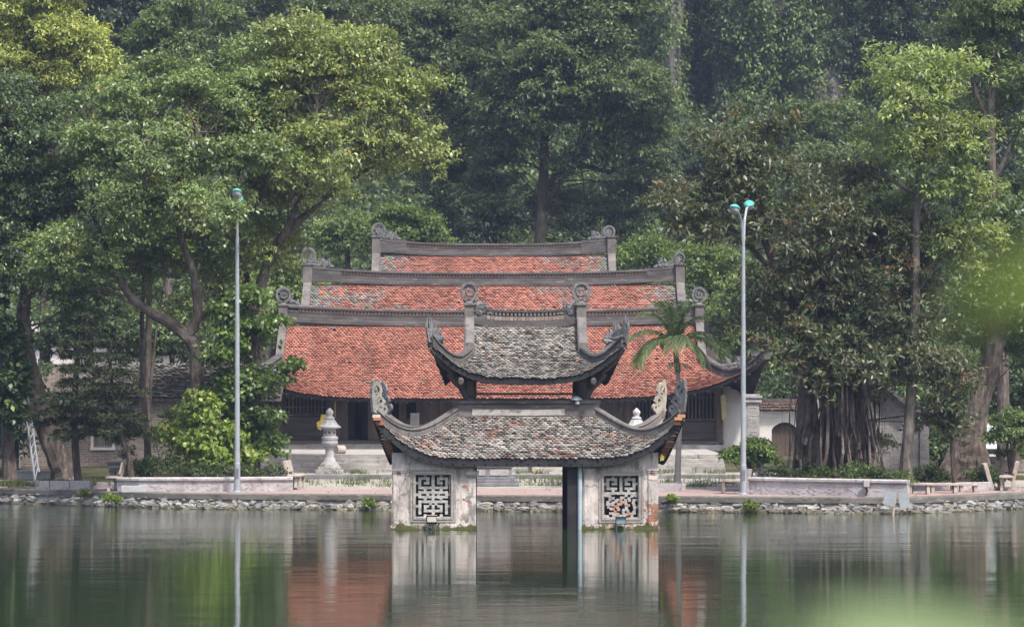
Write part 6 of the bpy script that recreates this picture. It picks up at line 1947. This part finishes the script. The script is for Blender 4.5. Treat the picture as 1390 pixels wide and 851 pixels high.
# creepers and scrub over the cliff: nobody could count it
g = np.random.default_rng(77)
CAS = lambda x, z: fbm(x * .35, z * .07, 13.0, 3)
def cliff_cover(name, label, n, zone, pal, L, Wd, dy=(-.2, -1.2)):
    px = g.uniform(zone[0], zone[1], n); pz = g.uniform(zone[2], zone[3], n)
    keep, P = [], []
    for a, z in zip(px, pz):
        x = WX(a, 214)
        py = HY - (z - CAM_H) * F_PX / 214
        bare = max(math.exp(-((a - 920) / 17) ** 2 - ((py - 78) / 55) ** 2), .8 * math.exp(-((a - 1088) / 8) ** 2 - ((py - 70) / 40) ** 2), .8 * math.exp(-((a - 1135) / 24) ** 2 - ((py - 120) / 40) ** 2), .8 * math.exp(-((a - 950) / 8) ** 2 - ((py - 20) / 60) ** 2), .7 * math.exp(-((a - 1060) / 12) ** 2 - ((py - 165) / 25) ** 2))
        dens = .8 + .6 * fbm(x * .22, z * .12, 7.0, 4)
        if g.random() < max(.05, dens) * (1 - bare * 1.05): P.append((x, cliff_y(x, z) + g.uniform(dy[1], dy[0]), z))
    P = np.array(P)
    nl = 12
    kl = np.repeat(np.arange(len(P)), nl)
    ld = unit(g.normal(size=(len(kl), 3))); ld[:, 1] = -np.abs(ld[:, 1])
    Q = P[kl] + ld * .5 * g.uniform(.3, 1.2, (len(kl), 1)) * np.array([1, 1, .8])
    V = leaves(Q, unit(ld + np.array([0, -.3, 0])), L, Wd, g, .7, .6)
    bv = (1 + g.normal(size=(len(P), 1)) * .25).clip(.5, 1.6)
    o = quads_mesh(name, V, (palette(len(Q), pal, g, .2) * bv[kl]).clip(.004, .5), M['leaf'])
    tag(o, label, 'creepers', kind='stuff')
cliff_cover('cliff_creepers', 'green creepers and scrub draped over the limestone cliff', 46000, (-600, 2000, 4, 46), [(.05, .085, .04), (.065, .1, .045), (.04, .066, .036), (.085, .12, .05)], .36, .17)

def hill_cover(n, x0, x1, y0, y1, pal):
    P = np.stack([g.uniform(x0, x1, n), g.uniform(y0, y1, n), np.zeros(n)], 1)
    hts = np.array([ground_z(a, b_) + 4.2 * max(-.1, fbm(a * .16, b_ * .16, 5.0, 3) + .3) * g.uniform(.5, 1) for a, b_, _ in P]); P[:, 2] = hts
    nl = 22; kl = np.repeat(np.arange(n), nl); ld = unit(g.normal(size=(len(kl), 3))); ld[:, 2] = np.abs(ld[:, 2])
    Q = P[kl] + ld * .9 * g.uniform(.3, 1.2, (len(kl), 1)); bv = (1 + g.normal(size=(n, 1)) * .25).clip(.5, 1.6)
    o = quads_mesh('hillside_undergrowth', leaves(Q, ld, .4, .19, g, .6, .6), (palette(len(Q), pal, g, .2) * bv[kl]).clip(.004, .5), M['leaf'])
    tag(o, 'dense dark undergrowth covering the slope between temple and cliff', 'undergrowth', kind='stuff')
hill_cover(21000, -75, 75, 150, 216, G_DARK + G_MID[:1])

n_ = 12000; px = g.uniform(560, 1500, n_); pz = g.uniform(14, 46, n_); P = []
for a, z in zip(px, pz):
    x = WX(a, 214); py = HY - (z - CAM_H) * F_PX / 214
    bare = max(math.exp(-((a - 920) / 22) ** 2 - ((py - 78) / 60) ** 2), .9 * math.exp(-((a - 1135) / 26) ** 2 - ((py - 120) / 45) ** 2), math.exp(-((a - 955) / 12) ** 2))
    if g.random() < (CAS(x, z) + .27) * 2.0 * (1 - bare): P.append((x, cliff_y(x, z) - g.uniform(.7, 1.6), z))
P = np.array(P); nl = 13; kl = np.repeat(np.arange(len(P)), nl); ld = unit(g.normal(size=(len(kl), 3))); ld[:, 1] = -np.abs(ld[:, 1])
Q = P[kl] + ld * .42 * g.uniform(.3, 1.2, (len(kl), 1)); bv = (1 + g.normal(size=(len(P), 1)) * .22).clip(.5, 1.6)
o = quads_mesh('cascading_creepers', leaves(Q, unit(ld + np.array([0, -.3, 0])), .33, .16, g, .8, .5), (palette(len(Q), [(.13, .195, .07), (.16, .225, .075), (.11, .165, .065)], g, .2) * bv[kl]).clip(.004, .5), M['leaf'])
tag(o, 'brighter green curtains of creeper hanging down the cliff face', 'creepers', kind='stuff')
# fallen leaves on the paving
n_ = 900; P = []
for _ in range(n_):
    a = g.uniform(-30, 1420); x = WX(a, 103); d = shore_y(x) + .8 + abs(g.normal()) * 4.0
    P.append((x, d, zc_(x, d) + .012) if False else (x, d, prom_z(d, shore_y(x)) + .014))
P = np.array(P); dr = unit(np.stack([g.normal(size=n_), g.normal(size=n_), g.normal(size=n_) * .12], 1)); sd_ = unit(np.cross(dr, np.array([0, 0, 1.0]))); l_ = g.uniform(.05, .12, (n_, 1)); 
V = np.empty((n_, 4, 3)); V[:, 0] = P; V[:, 1] = P + dr * l_ * .5 + sd_ * l_ * .28; V[:, 2] = P + dr * l_ + np.array([0, 0, .012]); V[:, 3] = P + dr * l_ * .5 - sd_ * l_ * .28
o = quads_mesh('fallen_leaves', V.reshape(-1, 3), palette(n_, [(.16, .1, .05), (.11, .07, .04), (.2, .15, .06), (.08, .06, .04)], g, .2), M['leaf']); tag(o, 'dry leaves scattered over the lakeside paving', 'leaves', kind='stuff')

# ---- palm
pm = empty('palm_tree', (WX(919, 105), 105, gz_at(WX(919, 105), 105) + .1)); tag(pm, 'slim palm with arching fronds standing before the right half of the temple', 'palm')
po = Vector(pm.location)
r = random.Random(9); g = np.random.default_rng(9)
line = [(919, 661, 5.6), (920, 640, 4.2), (921.5, 600, 3.8), (923, 560, 3.5), (922, 530, 3.2), (920, 505, 2.8)]
b = MB(); b.tube([W(a, q, 105) - po for a, q, _ in line], [c * 105 / F_PX for _, _, c in line], 12, jit=.04); b.build('trunk', M['concrete'], pm)
b = MB(); b.tube([W(920, 506, 105) - po, W(919, 495, 105) - po, W(917.5, 480, 105) - po, W(916, 462, 105) - po], [.085, .1, .085, .05], 10); mcs = stain_mat('palm_crownshaft', (.07, .11, .035), (.12, .16, .06), None, 3, .5, .1); b.build('crownshaft', mcs, pm)
top = W(916.5, 466, 105)
fr = [(-1.0, .55, 1.45, -.1), (-.75, .1, 1.45, -.5), (-.55, 1.0, 1.3, .1), (-.95, .2, 1.35, .5), (-.2, 1.15, 1.25, -.3), (.2, 1.2, 1.2, .3), (.55, .9, 1.25, 0), (1.0, .5, 1.4, -.3), (.95, .3, 1.45, .3), (.75, .05, 1.2, -.6), (-.15, .4, 1.0, -.9), (.3, .5, 1.0, -1.0), (.1, .6, 1.0, 1.0), (-.4, .5, 1.1, .9), (-.35, 1.3, 1.1, .2), (.0, 1.4, 1.05, -.2), (.35, 1.3, 1.1, -.1)]
for fi, (ex, ez, ln_, ey) in enumerate(fr):
    dv = Vector((ex, ey, 0)); dv = dv.normalized() if dv.length > .1 else Vector((1, 0, 0))
    hor = min(1.0, math.hypot(ex, ey))
    pts = []; p = top.copy(); vx = hor; vz = ez + .45
    n = 16; step = ln_ * 1.26 / n
    for i in range(n + 1):
        pts.append(p.copy()); v_ = (dv * vx + Vector((0, 0, vz))).normalized(); p = p + v_ * step; vz -= .105 + .045 * (1 - ez)
    b = MB(); b.tube([q - po for q in pts], [lerp(.022, .004, i / n) for i in range(n + 1)], 5)
    o = b.build('frond', mcs, pm)
    P, D = [], []
    for k in range(210):
        s_ = r.uniform(.12, 1.0) * n; i = min(n - 1, int(s_)); q = pts[i].lerp(pts[i + 1], s_ - i); tv = (pts[i + 1] - pts[i]).normalized()
        sd = tv.cross(Vector((0, 0, 1))); sd = sd.normalized() if sd.length > .05 else Vector((1, 0, 0))
        P.append(q); D.append(tv * .75 + sd * (1 if k % 2 else -1) * .75 + Vector((0, 0, -.25)))
    P = np.array([[*q] for q in P]); D = np.array([[*q] for q in D])
    d_ = unit(D + g.normal(size=D.shape) * .08); s2 = unit(np.cross(d_, np.array([0.1, -.5, .8]) + g.normal(size=d_.shape) * .55)); L_ = g.uniform(.26, .42, (len(P), 1)); m = P + d_ * L_ * .45; tip = P + d_ * L_ + np.array([0, 0, -1]) * L_ * .3
    V = np.empty((len(P), 4, 3)); V[:, 0] = P; V[:, 1] = m + s2 * .02; V[:, 2] = tip; V[:, 3] = m - s2 * .02
    quads_mesh('leaflets', V.reshape(-1, 3) - np.array(po), palette(len(P), [(.27, .34, .15), (.32, .4, .18), (.22, .29, .12)], g, .2), M['leaf_gloss'], o)
b = MB()
for k in range(70):
    a = r.uniform(0, 6.28); c0 = W(920, 494, 105) - po; ln_ = r.uniform(.25, .5)
    e = Vector((math.cos(a), math.sin(a), 0)); b.tube([c0, c0 + e * ln_ * .6 + Vector((0, 0, .02)), c0 + e * ln_ + Vector((0, 0, -.16 * r.uniform(.4, 1.5)))], .006, 4)
b.build('flower_stalks', M['cream'], pm)

# ---- low shrubs, weeds and grass
def low_shrub(pts, label, pal, d, seed, h=14, name='low_shrub', L=.11, Wd=.05):
    t = Tree(name, label, d, seed, cat='shrub', base=(pts[0][0], 640))
    t.crown([(px, py, rp, h, 0, .5) for px, py, rp in pts], pal, L, Wd, 3.0, .35, 9, 13, r_c=.18, droop=.1, limbs=False, name='foliage'); t.done()
SH = [(.045, .075, .025), (.06, .095, .03), (.04, .065, .028)]
low_shrub([(200, 637, 18), (222, 635, 16), (185, 641, 10)], 'clipped dark green shrub at the left end of the left planter', SH, 105, 120, 13)
low_shrub([(252, 642, 18), (280, 644, 18)], 'low green shrub in the left planter under the bright shrub', SH + [(.08, .11, .04)], 104.6, 121, 9)
low_shrub([(310, 644, 16), (340, 645, 14), (365, 645, 14)], 'low weedy shrub in the left planter right of the street lamp', SH + [(.09, .11, .05)], 104.8, 122, 7)
low_shrub([(1060, 648, 14), (1090, 650, 12)], 'weedy tuft at the left foot of the banyan roots', SH, 102, 123, 7)
low_shrub([(1118, 650, 12), (1150, 647, 16), (1172, 648, 14)], 'low leafy shrub among the banyan roots above the carved planter', SH + [(.08, .12, .03)], 100.6, 124, 9)
low_shrub([(1200, 650, 12), (1215, 652, 8)], 'small bright weeds at the right end of the banyan planter', SH + [(.09, .13, .04)], 100.8, 125, 7)
low_shrub([(1188, 602, 14)], 'flat spray of bright leaves beside the grey shrine wall', G_BRIGHT, 104, 126, 4)
low_shrub([(1270, 648, 16), (1255, 650, 12)], 'tall weeds behind the backless seats near the shrine pillar', SH, 105.5, 127, 12)
low_shrub([(160, 590, 14), (170, 600, 14)], 'potted leafy shrub growing from the stone trough', SH, 112, 128, 18)
low_shrub([(1345, 648, 14), (1330, 652, 10)], 'weeds around the leaning stone slab on the right', SH + [(.09, .12, .04)], 105.2, 129, 8)
low_shrub([(228, 575, 14), (210, 600, 12)], 'light leafy branch in front of the brick house wall', SH + G_BRIGHT, 111, 130, 12)
low_shrub([(205, 524, 22), (240, 527, 20), (180, 526, 14)], 'moss and creeper on the brick house roof', [(.05, .055, .02), (.08, .07, .03)], 123.5, 131, 6)
g = np.random.default_rng(55)
def grass(name, label, zones, L=.16):
    P = []
    for px0, px1, d0, d1, n in zones:
        for _ in range(n):
            d = g.uniform(d0, d1); a = g.uniform(px0, px1); x = WX(a, d)
            if fbm(x * .9, d * .9, 2.0, 3) - (.12 if (d > 104.6 and 380 < a < 1000) else -.25) > g.random() * .35: P.append((x, d, (.765 if d > 113.2 else gz_at(x, d)) + (.1 if d < 108 and a < 130 else .003)))
    P = np.array(P); n = len(P)
    d_ = unit(np.array([0, 0, 1.0]) + g.normal(size=(n, 3)) * .35); s = unit(np.cross(d_, g.normal(size=(n, 3)))); l = L * g.uniform(.4, 1.4, (n, 1))
    V = np.empty((n, 4, 3)); V[:, 0] = P - s * .012; V[:, 1] = P + s * .012; V[:, 2] = P + d_ * l + s * .003; V[:, 3] = P + d_ * l - s * .003
    o = quads_mesh(name, V.reshape(-1, 3), palette(n, [(.07, .11, .03), (.09, .13, .035), (.13, .13, .06)], g, .2), M['leaf']); tag(o, label, 'grass', kind='stuff')
grass('grass', 'short rough grass in beds and between the flagstones', [(-20, 130, 106.2, 111, 9000), (60, 170, 108, 112, 4000), (1236, 1345, 104.3, 107.5, 6000), (380, 530, 106, 112.9, 2600), (880, 1000, 105.5, 112.9, 2600), (645, 770, 107, 112.9, 2600),
      (195, 395, 104.1, 106.5, 5000), (1025, 1230, 100.8, 104, 7000), (400, 560, 113.4, 115.4, 1500), (860, 985, 113.4, 115.4, 1500), (700, 770, 113.4, 115.4, 600), (885, 930, 103.1, 104.5, 900)], .17)
for i, (px, py) in enumerate(((112, 672), (148, 680), (160, 681), (560, 637), (885, 645), (912, 680), (1020, 690), (500, 684))):
    d = (shore_y(WX(px, 101)) - .05) if py > 660 else (104.4 if py == 645 else 115.3)
    t = Tree('weed', ['bright weed sprouting from the embankment below the conifers', 'small weed low on the stones left of the small white planter', 'small weed low on the stones under the small white planter', 'tuft of weeds on the temple steps near the altar', 'tall green weeds behind the right corner of the pavilion', 'weed on the embankment below the palm', 'weed on the embankment below the round bush', 'weed on the embankment left of the pavilion'][i], d, 150 + i, cat='weed', base=(px, 640))
    t.crown([(px, py, 5 if py != 645 else 7, 4 if py != 645 else 14, 0, .15)], G_BRIGHT, .12, .06, 9, .12, 4, 7, r_c=.1, droop=-.5, limbs=False, name='leaves'); t.done()

# ---- twig close to the viewer, on the near bank (out of focus)
sb = empty('near_shrub', (.34, 1.25, 1.97)); tag(sb, 'blurred green leaves of a shrub right in front of the viewer', 'shrub')
so = Vector(sb.location)
b = MB(); b.tube([so - so, Vector((.0, .03, .7)), Vector((-.05, -.02, 1.3)), Vector((-.08, -.1, 1.75))], [.014, .011, .008, .004], 8)
b.tube([Vector((-.0, .03, .8)), Vector((-.06, 0, 1.2)), Vector((-.13, -.02, 1.48))], [.006, .005, .002], 6)
b.build('stem', M['bark'], sb)
def big_leaf(base, tip, w, col, nrm):
    base, tip = Vector(base), Vector(tip); d_ = tip - base; s = d_.cross(Vector(nrm)).normalized(); up = s.cross(d_).normalized()
    b = MB(); V = []; n = 9
    for i in range(n + 1):
        t_ = i / n; ww = w * math.sin(math.pi * min(1, t_ * .97 + .03)) ** .8; c = base + d_ * t_ - up * (.08 * d_.length * t_ * t_)
        V += [c - s * ww / 2 + up * ww * .15, c, c + s * ww / 2 + up * ww * .15]
    b.add(V, [(3 * i + a, 3 * i + a + 1, 3 * i + a + 4, 3 * i + a + 3) for i in range(n) for a in (0, 1)], col)
    b.build('leaf', M['leaf'], sb)
big_leaf((.195 - so.x, 1.1 - so.y, 3.668 - so.z), (.143 - so.x, 1.08 - so.y, 3.645 - so.z), .02, (.085, .13, .006), (0, -.5, 1))
big_leaf((.2 - so.x, 1.12 - so.y, 3.65 - so.z), (.158 - so.x, 1.1 - so.y, 3.655 - so.z), .016, (.085, .13, .006), (0, -.7, 1))
big_leaf((.175 - so.x, 1.0 - so.y, 3.528 - so.z), (.088 - so.x, .98 - so.y, 3.556 - so.z), .024, (.2, .29, .13), (0, -.8, 1))
big_leaf((.16 - so.x, 1.02 - so.y, 3.522 - so.z), (.085 - so.x, 1.0 - so.y, 3.547 - so.z), .016, (.2, .29, .13), (0, -.8, 1))
# ================================================================== HAZE
mh = bpy.data.materials.new('thin_haze'); mh.use_nodes = True
nt = mh.node_tree
for nd in list(nt.nodes):
    if nd.type == 'BSDF_PRINCIPLED': nt.nodes.remove(nd)
pv = nt.nodes.new('ShaderNodeVolumePrincipled')
pv.inputs['Color'].default_value = (.55, .67, 1.0, 1)
pv.inputs['Density'].default_value = HAZE_D
pv.inputs['Anisotropy'].default_value = 0.2
nt.links.new(pv.outputs[0], nt.nodes['Material Output'].inputs['Volume'])
b = MB(); b.box(-430, 430, -65, 905, -2.5, 136)
o = b.build('haze', mh); tag(o, kind='stuff', label='thin pale summer haze filling the valley')
